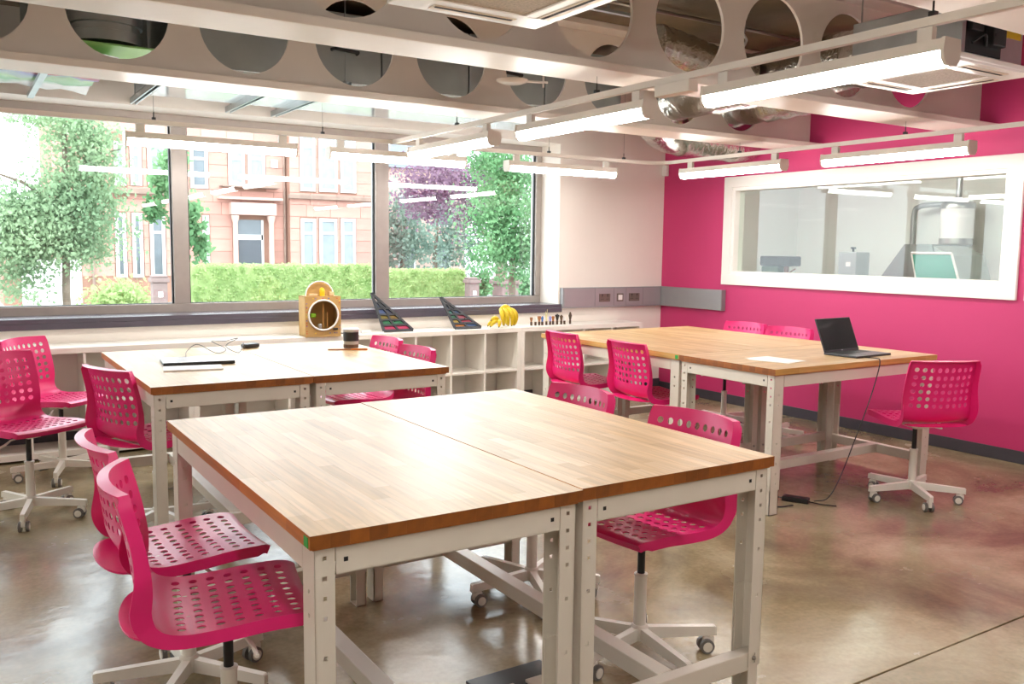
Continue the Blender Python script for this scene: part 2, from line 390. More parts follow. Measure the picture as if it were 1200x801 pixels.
def table(x, y, rz, label, edge='dark', sticker=None):
    t = thing('work_table', (x, y, 0), label, 'table', 'butcher block work tables', rz)
    core = obj('tabletop', CORE, t)
    for i in range(NST): obj('stave', STAVE[edge], core, (-.4+SW*(i+.5), 0, TZ-.017))
    for (sx, sy), me in LEGS.items():
        l = obj('leg', me, t, (sx*.385, sy*.785, 0))
        for z in (.175, .16) if False else (.18,):
            b = obj('bolt', BOLT, l, (-sx*.03, 0 if sy < 0 else 0, z), 0 if sy < 0 else PI)
    for sy in (-1, 1):
        a = obj('end_apron', ENDR, t, (0, sy*.785, 0), 0 if sy < 0 else PI)
        for sx in (-1, 1): obj('apron_hole', HOLE, a, (sx*.305, 0, .80))
        obj('end_stretcher', LOW, t, (0, sy*.78, 0), 0 if sy < 0 else PI)
    for sx in (-1, 1): obj('side_apron', SIDER, t, (sx*.384, 0, 0), 0 if sx < 0 else PI)
    obj('centre_stretcher', CEN, t)
    if sticker:
        sx, sy, s = sticker
        o = MB().box(-.0012, 0, -.014, .014, -.014, .012).build('sticker', M_green, t); o.location = (sx*.4004, sy, TZ-.018)
        o.rotation_euler = (0, 0, 0 if sx < 0 else PI); o['label'] = 'small green square sticker'
    return t
table(1.081, 2.732, 0, 'front oak block table in the foreground, its left half with pink chairs on the left', sticker=(-1, -.775, 1))
table(1.886, 2.744, 0, 'front oak block table in the foreground, right half beside the lone stool under its edge')
table(1.178, 5.19, 0, 'oak block table by the window carrying the closed black laptop')
table(1.982, 5.19, 0, 'oak block table by the window carrying the dark jar')
table(4.79, 3.815, PI/2, 'oak block table carrying the open laptop, nearest of the group by the pink wall', 'pale')
table(4.40, 5.02, 0, 'oak block table with a green sticker, left of the two behind the open laptop table', 'pale', sticker=(-1, -.775, 1))
table(5.204, 5.02, 0, 'oak block table close to the pink wall, behind the open laptop table', 'pale')

# ================================================================== SWIVEL CHAIRS
def catmull(pts, n=8):
    out = []
    P = [Vector(p) for p in pts]; P = [P[0]*2-P[1]]+P+[P[-1]*2-P[-2]]
    for i in range(1, len(P)-2):
        for k in range(n):
            t = k/n; a, b, c, d = P[i-1:i+3]
            out.append(.5*((2*b)+(c-a)*t+(2*a-5*b+4*c-d)*t*t+(3*b-a-3*c+d)*t**3))
    out.append(P[-2]); return out
def shell_mesh():
    prof = catmull([(.222, .528), (.195, .538), (.10, .538), (0, .530), (-.09, .525), (-.165, .528), (-.213, .551), (-.240, .600), (-.250, .66), (-.267, .77), (-.300, .908)], 10)
    acc = [0]
    for a, b in zip(prof, prof[1:]): acc.append(acc[-1]+(b-a).length)
    Ltot = acc[-1]
    def pn(s):
        s = min(max(s, 0), Ltot)
        for i in range(len(acc)-1):
            if s <= acc[i+1]: break
        t = (s-acc[i])/(acc[i+1]-acc[i]); p = prof[i].lerp(prof[i+1], t)
        d = prof[min(i+2, len(prof)-1)]-prof[max(i-1, 0)]; d.normalize()
        return p, Vector((d.y, -d.x))        # normal towards the sitter (up on the seat, forward on the back)
    def sm(a, b, x): t = min(max((x-a)/(b-a), 0), 1); return t*t*(3-2*t)
    HW = .222
    def P(a, s):
        u = a/HW; p, n = pn(s)
        if n.y < -.2: n = -n
        lift = .010*u*u*(1-sm(.35, .5, s))+(.052*abs(u)**2.2)*sm(.33, .60, s)
        wd = 1-.075*max(0, 1-s/.06)**2-.05*max(0, (s-(Ltot-.05))/.05)**2-.03*sm(.5, Ltot, s)
        arch = .018*(1-u*u)*max(0, (s-(Ltot-.10))/.10)
        q = p+n*lift
        return Vector((q.x, a*wd, q.y+arch))
    pit = .0435; r = .0128
    xs = [-HW, -4.5*pit]+[(-4.5+k/3)*pit for k in range(1, 27)]+[4.5*pit, HW]
    seat_rows = 7; s0 = .030; sp = .0505
    sb0 = s0+seat_rows*sp; nb = 6; st = Ltot-.032; sb1 = st-nb*pit
    def hole(c, rw): return True
    bm = bmesh.new(); cache = {}
    def V(a, s):
        k = (round(a, 5), round(s, 5))
        if k not in cache: cache[k] = bm.verts.new(P(a, s))
        return cache[k]
    srows = [(0, s0, 0, 3)]+[(s0+i*sp, s0+(i+1)*sp, 1, 3) for i in range(seat_rows)]
    nplain = 5; ds = (sb1-sb0)/nplain
    srows += [(sb0+i*ds, sb0+(i+1)*ds, 0, 3) for i in range(nplain)]
    srows += [(sb1+i*pit, sb1+(i+1)*pit, 1, 3) for i in range(nb)]+[(st, Ltot, 0, 3)]
    acol = [(-HW, -4.5*pit, 0, 1)]+[((-4.5+i)*pit, (-3.5+i)*pit, 1, 3) for i in range(9)]+[(4.5*pit, HW, 0, 1)]
    for (sa, sb, hs, ns) in srows:
        for (aa, ab, hc, na) in acol:
            if hs and hc:
                ca, cs = (aa+ab)/2, (sa+sb)/2; n = 12
                bd = [(aa, sa), (aa+(ab-aa)/3, sa), (aa+2*(ab-aa)/3, sa), (ab, sa), (ab, sa+(sb-sa)/3), (ab, sa+2*(sb-sa)/3), (ab, sb), (aa+2*(ab-aa)/3, sb), (aa+(ab-aa)/3, sb), (aa, sb), (aa, sa+2*(sb-sa)/3), (aa, sa+(sb-sa)/3)]
                bv = [V(*q) for q in bd]
                rv = [bm.verts.new(P(ca+r*math.cos(-3*PI/4+2*PI*i/n), cs+r*math.sin(-3*PI/4+2*PI*i/n))) for i in range(n)]
                for i in range(n): j = (i+1) % n; bm.faces.new((bv[i], bv[j], rv[j], rv[i]))
            else:
                for i in range(na):
                    for j in range(ns):
                        A = aa+(ab-aa)*i/na, aa+(ab-aa)*(i+1)/na; C = sa+(sb-sa)*j/ns, sa+(sb-sa)*(j+1)/ns
                        bm.faces.new((V(A[0], C[0]), V(A[1], C[0]), V(A[1], C[1]), V(A[0], C[1])))
    # rim all round
    alist = sorted({k[0] for k in cache}); slist = sorted({k[1] for k in cache})
    amin, amax, smin, smax = alist[0], alist[-1], slist[0], slist[-1]
    loop = [(a, smin) for a in alist]+[(amax, s) for s in slist[1:]]+[(a, smax) for a in alist[::-1][1:]]+[(amin, s) for s in slist[::-1][1:-1]]
    loop = [k for k in loop if k in cache]
    top = [cache[k] for k in loop]; bot = []
    for (a, s), v in zip(loop, top):
        e = .004; a2 = min(max(a, -HW+e), HW-e); s2 = min(max(s, e), Ltot-e)
        N = (P(a2+e, s2)-P(a2-e, s2)).cross(P(a2, s2+e)-P(a2, s2-e)).normalized()
        p, n = pn(s2)
        if N.dot(Vector((n.x, 0, n.y))) < 0: N = -N
        h = .036 if .03 < s < Ltot-.02 else .030
        if abs(a) > HW-.001: h += .020*math.exp(-((s-.52)/.09)**2)
        bot.append(bm.verts.new(v.co-N*h))
    for i in range(len(top)):
        j = (i+1) % len(top); bm.faces.new((top[i], top[j], bot[j], bot[i]))
    bmesh.ops.recalc_face_normals(bm, faces=bm.faces)
    bmesh.ops.solidify(bm, geom=bm.faces[:], thickness=.0035)
    bmesh.ops.recalc_face_normals(bm, faces=bm.faces)
    me = bpy.data.meshes.new('seat_shell'); bm.to_mesh(me); bm.free(); me.materials.append(M_chair)
    me.polygons.foreach_set('use_smooth', [True]*len(me.polygons)); me.set_sharp_from_angle(angle=R(42))
    return me
def make_chair():
    t = thing('swivel_chair', (0, 0, 0), 'chair', 'chair')
    obj('seat_shell', shell_mesh(), t)
    lip = MB(); n = 18
    poly = [(-.20-.088*math.cos(a)**.8 if math.cos(a) > 0 else -.20, .195*math.sin(a)) for a in [(-PI/2+PI*i/n) for i in range(n+1)]]
    lip.prism(poly, Matrix.Translation((0, 0, .522)), .006); lip.build('rear_lip', M_chair, t)
    pl = MB(); pl.bbox(-.13, .13, -.10, .10, .486, .501, .005); pl.bbox(-.06, .06, -.04, .04, .463, .488, .008)
    for sx in (-1, 1):
        for sy in (-1, 1): pl.cyl((sx*.11, sy*.085, .50), (sx*.11, sy*.085, .526), .011, n=10)
    pl.build('seat_plate', M_base, t)
    lv = MB(); lv.tube([(.02, -.03, .476), (.03, -.12, .470), (.05, -.17, .453), (.055, -.215, .443)], [.005, .005, .007, .007], n=8); lv.build('lever', M_base, t, 40)
    MB().cyl((0, 0, .315), (0, 0, .48), .0145, n=16).build('gas_lift', M_black, t, 40)
    MB().lathe([(.021, .08), (.024, .12), (.0235, .315), (.026, .318), (.026, .327), (.019, .329)], n=18).build('column', M_base, t, 40)
    MB().lathe([(.028, .068), (.034, .076), (.034, .118), (.027, .128)], n=18).build('base_hub', M_base, t, 40)
    arm = MB()
    sec = lambda x, w, z0, z1: [(x, -w, z0), (x, w, z0), (x, w*.85, z1), (x, -w*.85, z1)]
    st = [sec(.02, .017, .072, .118), sec(.30, .014, .070, .104), sec(.308, .012, .068, .100)]
    arm.add([v for q in st for v in q], [(i*4+k, i*4+(k+1) % 4, i*4+4+(k+1) % 4, i*4+4+k) for i in range(2) for k in range(4)]+[(3, 2, 1, 0), (8, 9, 10, 11)])
    ame = arm.mesh('base_arm', M_base)
    cs = MB(); cs.cyl((.282, 0, .045), (.282, 0, .075), .008, n=8, mi=0)
    cs.bbox(.255, .300, -.010, .010, .030, .064, .006, mi=0)
    for sy in (-1, 1):
        cs.cyl((.268, sy*.010, .028), (.268, sy*.026, .028), .028, n=18, mi=1); cs.cyl((.268, sy*.026, .028), (.268, sy*.029, .028), .019, n=14, mi=0)
    cme = cs.mesh('caster', [M_base, M_rubber], 40)
    for k in range(5):
        a = obj('base_arm', ame, t, (0, 0, 0), 2*PI*k/5)
        c = obj('caster', cme, a)
    return t
proto = make_chair()
# x, y, facing angle (deg), base rotation (deg), label
CH_ = [
 (5.08, 3.22, 64, 26, 'pink perforated swivel chair standing alone at the right end, seen from behind'),
 (2.17, 2.46, 184, 8, 'pink chair under the right edge of the front table, its base in full view'),
 (2.15, 3.175, 182, -4, 'pink perforated chair behind the front table with only its rounded back top showing'),
 (4.20, 5.43, -4, 15, 'pink perforated chair left of the far right tables, nearer the cube shelves'),
 (4.20, 4.66, -4, 50, 'pink perforated chair left of the far right tables, beside the green sticker'),
 (5.72, 5.455, 186, -33, 'pink chair along the pink wall with its top under the grey trunking, left of two'),
 (5.68, 4.93, 186, 35, 'pink chair along the pink wall directly behind the open laptop, right of two'),
 (2.30, 5.625, 182, 3, 'pink chair by the cube shelves just right of the dark jar, further of two'),
 (2.23, 5.01, 181, 0, 'pink chair at the right edge of the window tables, nearer of two'),
 (.58, 6.45, -42, 10, 'pink chair in the far left corner with its back to the cube shelves'),
 (.33, 5.56, -60, 30, 'pink chair cut off by the left picture edge, turned toward the viewer'),
 (.90, 4.97, 22, 55, 'pink perforated chair pushed up to the left side of the window table'),
 (.645, 3.08, 2, 20, 'pink chair at the left side of the front table, further of the two'),
 (.635, 2.51, -9, 60, 'pink chair at the left side of the front table, nearest to the viewer'),
]
for i, (x, y, a, br, lab) in enumerate(CH_):
    c = proto if i == 0 else copy_tree(proto)
    c.location = (x, y, 0); c.rotation_euler = (0, 0, R(a)); tag(c, lab, 'chair', 'pink perforated swivel chairs')
    k = 0
    for ch in c.children:
        if ch.name.startswith('base_arm'): ch.rotation_euler = (0, 0, R(br)+2*PI*k/5); k += 1

# ================================================================== CUBE SHELVES
UW = 1.51; ys, ye, SZ = 6.98, 7.352, .805
def shelf_unit(x0, label):
    t = thing('cube_shelf', (x0, 0, 0), label, 'shelf', 'white cube shelving along the window wall')
    MB().bbox(0, UW-.001, ys, ye, SZ-.042, SZ, .002).build('shelf_top', M_white, t)
    MB().bbox(0, UW-.001, ys, ye, .02, .062, .002).build('shelf_bottom', M_white, t)
    for x in (0, UW-.041): MB().bbox(x, x+.04, ys, ye, .062, SZ-.042, .002).build('side_panel', M_white, t)
    pw = (UW-.08)/4
    for k in (1, 2, 3): MB().bbox(.04+pw*k-.009, .04+pw*k+.009, ys+.004, ye, .062, SZ-.042, .002).build('divider', M_white, t)
    for k in range(4): MB().bbox(.04+pw*k+(.009 if k else 0), .04+pw*(k+1)-(.009 if k < 3 else 0), ys+.004, ye, .39, .41, .002).build('middle_shelf', M_white, t)
    for x in (.02, UW-.06): MB().box(x, x+.04, ys+.03, ye-.03, 0, .02).build('foot', M_white, t)
shelf_unit(4.57, 'white cube shelf unit at the right end, below the grey trunking')
shelf_unit(3.06, 'white cube shelf unit below the bananas and black panels')
shelf_unit(1.55, 'white cube shelf unit below the cardboard machine')
shelf_unit(.04, 'white cube shelf unit behind the far left chair')
shelf_unit(-1.47, 'white cube shelf unit running out of the picture on the left')

# ================================================================== LAMPS AND RAILS
LZ = 2.30
def rail(name, pts, label, hang):
    t = thing(name, (0, 0, 0), label, 'light rail', 'suspended white light rails')
    m = MB(); m.tube(pts, .022, n=4); m.build('rail_bar', M_lampbody, t, 40)
    for (x, y, zt) in hang:
        h = MB(); h.box(x-.012, x+.012, y-.012, y+.012, pts[0][2]+.018, pts[0][2]+.034, 1); h.cyl((x, y, pts[0][2]+.034), (x, y, pts[0][2]+.07), .004, n=6, mi=1); h.cyl((x, y, pts[0][2]+.07), (x, y, zt), .0018, n=5, mi=0)
        h.build('suspension_wire', [M_bolt, M_black], t)
RZ = LZ+.075
XP, YR, X1 = 5.77, 6.47, 3.0
corner = [(XP-.22+.22*math.sin(a), YR-.22+.22*math.cos(a), RZ) for a in [PI/2*i/6 for i in range(7)]]
rail('light_rail', [(-3.3, YR, RZ), (XP-.24, YR, RZ)]+corner+[(XP, -1, RZ)], 'white light rail running past the window and turning along the pink wall', [(1.22, YR, 2.62), (2.42, YR, 2.62), (4.5, YR, 2.6515), (5.35, YR, 3.2), (XP, 5.43, 2.482), (XP, 3.87, 2.482), (XP, 1.93, 2.482)])
rail('light_rail', [(X1, YR-.022, RZ), (X1, -2, RZ)], 'white light rail crossing the room toward the air conditioning unit', [(X1, 5.43, 2.482), (X1, 3.87, 2.482), (X1, 1.93, 2.482)])
def lamp_proto():
    L2 = .578
    t = thing('linear_lamp', (0, 0, 0), 'lamp', 'lamp')
    def sec(poly, x0, x1, name, m):
        mb = MB(); T = Matrix(((0, 0, 1, x0), (1, 0, 0, 0), (0, 1, 0, 0), (0, 0, 0, 1)))
        mb.prism(poly, T, x1-x0); return mb.build(name, m, t)
    sec([(-.044, 0), (.044, 0), (.050, -.042), (-.050, -.042)], -L2, L2, 'lamp_body', M_lampbody)
    sec([(-.0495, -.0425), (.0495, -.0425), (.043, -.070), (.028, -.086), (-.028, -.086), (-.043, -.070)], -L2, L2, 'diffuser', M_diff)
    cap = [(-.047, .003), (.047, .003), (.053, -.042), (.046, -.072), (.029, -.091), (-.029, -.091), (-.046, -.072), (-.053, -.042)]
    sec(cap, -L2-.014, -L2, 'end_cap', M_lampbody); sec(cap, L2, L2+.014, 'end_cap', M_lampbody)
    for x in (-.49, .49): MB().bbox(x-.03, x+.03, -.014, .014, 0, .056, .003).build('stem', M_lampbody, t)
    return t
lp = lamp_proto(); first = True
LP = [(1.62, YR, 0, 'lit linear lamp over the window table, crossing the left window mullion'),
      (3.05, YR, 0, 'lit linear lamp by the window where the two rails meet'),
      (4.65, YR, 0, 'lit linear lamp at the right end of the window, beside the white wall'),
      (-1.4, YR, 0, 'lit linear lamp beyond the left picture edge'),
      (XP, 5.53, 1, 'lit linear lamp before the pink wall, left end of the internal window'),
      (XP, 3.96, 1, 'lit linear lamp before the pink wall, above the right part of the internal window'),
      (XP, 1.9, 1, 'lit linear lamp on the pink wall rail beyond the right picture edge'),
      (X1, 5.52, 1, 'short looking lit lamp at the far end of the crossing rail'),
      (X1, 4.02, 1, 'lit linear lamp in the middle of the crossing rail'),
      (X1, 2.44, 1, 'large lit linear lamp at upper right, nearest on the crossing rail'),
      (X1, .8, 1, 'lit linear lamp on the crossing rail behind the viewer'),
      (.3, 1.0, 1, 'lit linear lamp above the viewer'), (.3, -.6, 1, 'unseen linear lamp added just behind the viewer to brighten the room'),  # the lamp just behind the viewer is unseen, added for room brightness
      (X1, -.9, 1, 'unseen linear lamp added at the rear end of the crossing rail'), (XP, .3, 1, 'unseen linear lamp added at the rear of the pink wall rail'), (-2.0, 3.2, 1, 'unseen linear lamp added on the far left rail, end toward the window'), (-2.0, .9, 1, 'unseen linear lamp added on the far left rail, rear end')]  # unseen rest-of-room lamps, added to brighten the interior
for (x, y, o, lab) in LP:
    c = lp if first else copy_tree(lp); first = False
    c.location = (x, y, LZ); c.rotation_euler = (0, 0, PI/2*o); tag(c, lab, 'lamp', 'lit linear lamps on rails')
rail('light_rail', [(-2.0, 4.2, RZ), (-2.0, -1, RZ)], 'white light rail at the far left of the room', [(-2.0, 3.87, 2.482), (-2.0, 1.93, 2.482)])
rail('light_rail', [(.3, 2.0, RZ), (.3, -2.5, RZ)], 'white light rail above the viewer', [(.3, 1.6, 3.2), (.3, .2, 3.2)])
bxm = MB(); bxm.bbox(X1-.03, X1+.03, 3.13, 3.37, RZ-.075, RZ-.018, .004); tag(bxm.build('rail_connector_box', M_lampbody), 'white connector box under the crossing rail between two lamps', 'connector box')

# ================================================================== AIR CONDITIONING, DUCTS, UNITS
def cassette(x0, y0, label):
    t = thing('air_conditioner', (x0, y0, 0), label, 'air conditioner', 'ceiling cassette air conditioners'); W = .70; z = 2.50
    MB().bbox(.05, W-.05, .05, W-.05, z+.035, z+.30, .004).build('unit_body', M_steel, t)
    p = MB(); p.bbox(0, W, 0, W, z+.005, z+.04, .010); q = .155
    for a in ((0, W, 0, q), (0, W, W-q, W), (0, q, q, W-q), (W-q, W, q, W-q)): p.bbox(*a, z-.004, z+.010, b=.004)
    p.build('fascia', M_whitegloss, t)
    MB().box(q, W-q, q, W-q, z+.0015, z+.006).build('grille', mat('ac_grille', 'b3a58e', .6, var=.25, scale=90), t)
    for i in range(4):
        s = MB(); s.box(.16, W-.16, .045, .10, z-.0065, z-.004, 0); s.box(.17, W-.17, .072, .086, z-.008, z-.0065, 1)
        o = s.build('air_slot', [mat('ac_flap', 'd8c9b2', .4, var=.03), M_dark], t); o.location = (W/2, W/2, 0); o.rotation_euler = (0, 0, PI/2*i)
        me = o.data; me.transform(Matrix.Translation((-W/2, -W/2, 0)))
    for x, y in ((.08, .08), (W-.08, .08), (.08, W-.08), (W-.08, W-.08)): MB().cyl((x, y, z+.29), (x, y, ZC), .005, n=6).build('hanger_rod', M_bolt, t)
    return t
ac = cassette(1.49, 2.57, 'white ceiling cassette unit at the top centre of the picture')
ac2 = cassette(4.21, 2.56, 'white ceiling cassette unit at the upper right with its electronics box open')
eb = MB(); eb.box(.08, .44, .040, .049, 2.56, 2.78); eb.bbox(.28, .40, -.01, .040, 2.60, 2.76, .008); eb.bbox(.12, .22, .01, .040, 2.66, 2.74, .006)
eb.tube(catmull([Vector(p) for p in [(.14, .02, 2.60), (.20, -.01, 2.64), (.27, .02, 2.60), (.30, -.01, 2.66)]], 5), .008, n=6)
eb.build('control_electronics', M_dark, ac2)
B(.05, .08, .02, .05, 2.54, 2.80).build('corner_post', M_steel, ac2); B(.44, .65, .044, .049, 2.54, 2.80).build('side_cover', M_steel, ac2)
lb = B(.49, .63, .0425, .044, 2.675, 2.715).build('warning_label', mat('yellow_label', 'd9b81c', .5, var=.1), ac2); lb['label'] = 'yellow warning strip'
def foil(pts, r, label):
    P = catmull([Vector(p) for p in pts], 9)
    rr = [r*(1+.035*math.sin(i*2.1)+.02*random.uniform(-1, 1)) for i in range(len(P))]
    mb = MB(); mb.tube(P, rr, n=22); return tag(mb.build('foil_duct', M_foil, None, 60), label, 'duct', 'foil ducts between the beams')
foil([(5.07, 3.3, 2.80), (5.07, 3.87, 2.815), (5.05, 4.6, 2.80), (5.07, 5.45, 2.80), (5.12, 5.8, 2.78), (5.45, 6.08, 2.66), (5.9, 6.15, 2.60), (6.63, 6.15, 2.60)], .19, 'long silver foil duct threading two beams and bending toward the pink wall')
foil([(5.77, 4.35, 2.84), (5.77, 4.9, 2.83), (5.77, 5.45, 2.82), (5.77, 5.9, 2.84)], .2, 'short silver foil duct through the last beam hole by the pink wall')
foil([(4.08, 4.66, 2.90), (4.3, 4.62, 2.86), (4.55, 4.58, 2.80), (4.84, 4.55, 2.78)], .17, 'silver foil duct seen through the big holes of the second beam')
un = thing('ventilation_unit', (0, 0, 0), 'galvanised ventilation unit with black handles above the window', 'ventilation unit')
for i, (a, b) in enumerate(((1.22, 2.02), (2.03, 2.60), (2.61, 3.30), (3.31, 3.98), (3.99, 4.75))):
    MB().bbox(a, b, 5.80, 7.12, 2.66, 3.12, .006).build('casing_panel', M_galv, un)
for x in (2.33, 3.66):
    h = MB(); h.tube([(x-.09, 5.80, 2.87), (x-.085, 5.755, 2.87), (x+.085, 5.755, 2.86), (x+.09, 5.80, 2.86)], .012, n=8); h.build('handle', M_black, un, 40)
h = MB(); h.box(3.47, 3.50, 5.775, 5.80, 2.66, 3.10); h.build('cable_strip', M_black, un)
bt = B(1.23, 4.74, 5.82, 7.10, 2.652, 2.660).build('base_tray', mat('white_steel_tray', 'f0f6f8', .16, metal=.75, var=.04, scale=2), un)
for x in (1.24, 1.95, 2.32):
    s = MB(); s.box(x-.022, x+.022, 5.70, 7.34, 2.652, 2.655); s.box(x-.022, x-.018, 5.70, 7.34, 2.612, 2.655); s.box(x+.018, x+.022, 5.70, 7.34, 2.612, 2.655); s.box(x-.022, x-.010, 5.7, 7.34, 2.610, 2.613); s.box(x+.010, x+.022, 5.7, 7.34, 2.610, 2.613)
    for y in (5.76, 7.25): s.cyl((x, y, 2.60), (x, y, ZC), .005, n=6)
    tag(s.build('strut_channel', M_steel), {1.24: 'steel strut channel above the window, leftmost of three', 1.95: 'steel strut channel above the window, middle of three', 2.32: 'steel strut channel above the window, rightmost of three'}[x], 'bracket', 'strut channels carrying the ventilation unit')
dr = MB(); P = [(.72, 6.2, 3.15), (.80, 5.95, 2.98), (.90, 5.85, 2.86)]
dv = thing('round_duct_outlet', (0, 0, 0), 'shiny round metal duct outlet with green sheet, seen through a beam hole', 'duct')
dr = MB(); dr.lathe([(.20, 0), (.20, .06), (.19, .065), (.19, .10), (.205, .105), (.205, .30)], (.86, 5.92, 2.735), n=32); dr.build('duct_collar', M_steel, dv, 40)
MB().bbox(.50, 1.19, 5.66, 6.5, 2.69, 2.70, .002).build('green_sheet', mat('green_card', '9ed880', .5, var=.05), dv)
B(.45, 1.2, 6.5, 6.52, 2.66, 3.1).build('back_plate', M_galv, dv)
# decorated plastic sheet resting above the window, upper left
def banner_mat():
    m = bpy.data.materials.new('painted_sheet'); m.use_nodes = True; N = m.node_tree.nodes; L = m.node_tree.links; p = N['Principled BSDF']
    tc = N.new('ShaderNodeTexCoord'); n = N.new('ShaderNodeTexNoise'); n.inputs['Scale'].default_value = 2.2; n.inputs['Detail'].default_value = 4
    L.new(tc.outputs['Object'], n.inputs['Vector']); sx = N.new('ShaderNodeSeparateXYZ'); L.new(tc.outputs['Object'], sx.inputs[0])
    m1 = N.new('ShaderNodeMapRange'); m1.inputs[1].default_value = 5.7; m1.inputs[2].default_value = 7.25; L.new(sx.outputs[1], m1.inputs[0])
    m2 = N.new('ShaderNodeMath'); m2.operation = 'MULTIPLY_ADD'; m2.inputs[1].default_value = .45; L.new(n.outputs[0], m2.inputs[0]); L.new(m1.outputs[0], m2.inputs[2])
    m3 = N.new('ShaderNodeMath'); m3.operation = 'SUBTRACT'; m3.inputs[1].default_value = .22; L.new(m2.outputs[0], m3.inputs[0])
    cr = N.new('ShaderNodeValToRGB'); e = cr.color_ramp.elements
    for _ in range(5): e.new(.5)
    for i, (q, h) in enumerate(((.30, 'f2f4f4'), (.38, 'c02848'), (.50, 'c85a70'), (.57, '8a88c4'), (.68, 'a8d498'), (.80, '78c080'), (.90, 'f2f4f4'))): e[i].position = q; e[i].color = lin(h)
    L.new(m3.outputs[0], cr.inputs[0]); L.new(cr.outputs[0], p.inputs['Base Color']); p.inputs['Roughness'].default_value = .25
    return m
bn = MB(); nx, ny = 24, 14; g = lambda i, j: (-1.2+2.1*i/nx, 5.72+1.5*j/ny, 2.645+.012*math.sin(i*1.7+j)+.01*math.sin(j*2.3-i*.6))
bn.add([g(i, j) for j in range(ny+1) for i in range(nx+1)], [(j*(nx+1)+i, j*(nx+1)+i+1, (j+1)*(nx+1)+i+1, (j+1)*(nx+1)+i) for j in range(ny) for i in range(nx)])
o = tag(bn.build('painted_sheet', banner_mat(), None, 60), 'crumpled pale plastic sheet with red and green paint, lying above the window at upper left', 'sheet')
for x in (-.6, .55): 
    s = MB(); s.box(x-.02, x+.02, 5.62, 7.37, 2.59, 2.618); tag(s.build('strut_channel', M_steel), 'steel strut channel under the painted sheet, ' + ('further left' if x < 0 else 'further right'), 'bracket', 'strut channels carrying the ventilation unit')
# sensor disc on arm, conduit with junction box
sd = thing('ceiling_sensor', (0, 0, 0), 'white oval sensor plate on a thin arm below the beams', 'sensor')
q = MB(); q.lathe([(.01, -.022), (.06, -.02), (.10, -.006), (.105, .004), (.06, .014), (.012, .018)], (3.11, 4.9, 2.625), n=28); q.build('disc', M_whitegloss, sd, 50)
q = MB(); q.cyl((3.2, 4.89, 2.63), (3.36, 4.86, 2.635), .008, n=8); q.cyl((3.33, 4.865, 2.60), (3.33, 4.865, 2.68), .007, n=8); q.cyl((3.33, 4.865, 2.68), (3.33, 4.865, ZC), .004, n=6); q.build('arm', M_whitegloss, sd, 40)
cdv = thing('conduit', (0, 0, 0), 'grey conduit with looped cable and junction box on the soffit', 'conduit')
MB().cyl((2.0, 4.75, ZC-.03), (6.6, 4.75, ZC-.03), .013, n=10).build('pipe', M_bolt, cdv, 40)
MB().bbox(4.88, 5.0, 4.69, 4.81, ZC-.08, ZC-.001, .006).build('junction_box', M_bolt, cdv)
MB().tube(catmull([Vector(p) for p in [(4.88, 4.74, ZC-.05), (4.84, 4.72, ZC-.12), (4.92, 4.68, ZC-.20), (5.02, 4.70, ZC-.13), (5.0, 4.74, ZC-.05)]], 6), .010, n=8).build('cable_loop', M_whitegloss, cdv, 40)
ld = MB(); ld.box(2.95, 4.2, 4.90, 4.935, ZC-.05, ZC-.03); ld.cyl((3.9, 4.92, ZC-.03), (3.9, 4.92, ZC), .01, n=6); tag(ld.build('cable_tray', M_galv), 'narrow grey tray hung below the soffit', 'tray')
sb = MB(); sb.bbox(XR-.045, XR-.001, 7.30, 7.365, 2.36, 2.48, .008); tag(sb.build('motion_sensor', M_whitegloss), 'small white motion sensor in the corner by the pink wall', 'sensor')
# dado trunking
tr = thing('dado_trunking', (0, 0, 0), 'grey metal dado trunking on the white wall with sockets', 'trunking')
MB().bbox(5.29, XR, YW-.055, YW, .947, 1.157, .003).build('trunk_body', M_trunk, tr)
for a, b in ((5.31, 5.70), (5.705, 5.955), (5.96, 6.125), (6.13, 6.36), (6.365, 6.61)): MB().bbox(a, b, YW-.059, YW-.055, .962, 1.142, .001).build('cover_plate', mat('dado_cover', 'a39a9e', .4, metal=.25, var=.02), tr)
for cx, w_, kind in ((5.832, .146, 2), (6.04, .086, 1), (6.237, .146, 2)):
    sk = MB().bbox(cx-w_/2, cx+w_/2, YW-.066, YW-.059, 1.005, 1.09, .003).build('socket_plate', M_socket, tr)
    q = MB()
    if kind == 2:
        for dx in (-.036, .036):
            for ex, ez in ((0, .012), (-.011, -.012), (.011, -.012)): q.box(cx+dx+ex-.004, cx+dx+ex+.004, YW-.0672, YW-.066, 1.045+ez-.004, 1.045+ez+.004)
            q.box(cx+dx-.007, cx+dx+.007, YW-.069, YW-.066, 1.07, 1.083)
        q.build('socket_slots', M_black, sk)
    else:
        q.bbox(cx-.028, cx+.028, YW-.069, YW-.066, 1.02, 1.075, .002); q.build('switch_rocker', M_whitegloss, sk)
tr2 = thing('dado_trunking', (0, 0, 0), 'grey metal dado trunking on the pink wall', 'trunking')
MB().bbox(XR-.055, XR, 6.41, YW-.056, .947, 1.157, .003).build('trunk_body', M_trunk, tr2)
MB().bbox(XR-.058, XR, 6.40, 6.41, .945, 1.159, .002).build('end_cap', mat('end_cap_grey', '8a8488', .5, var=.04), tr2)

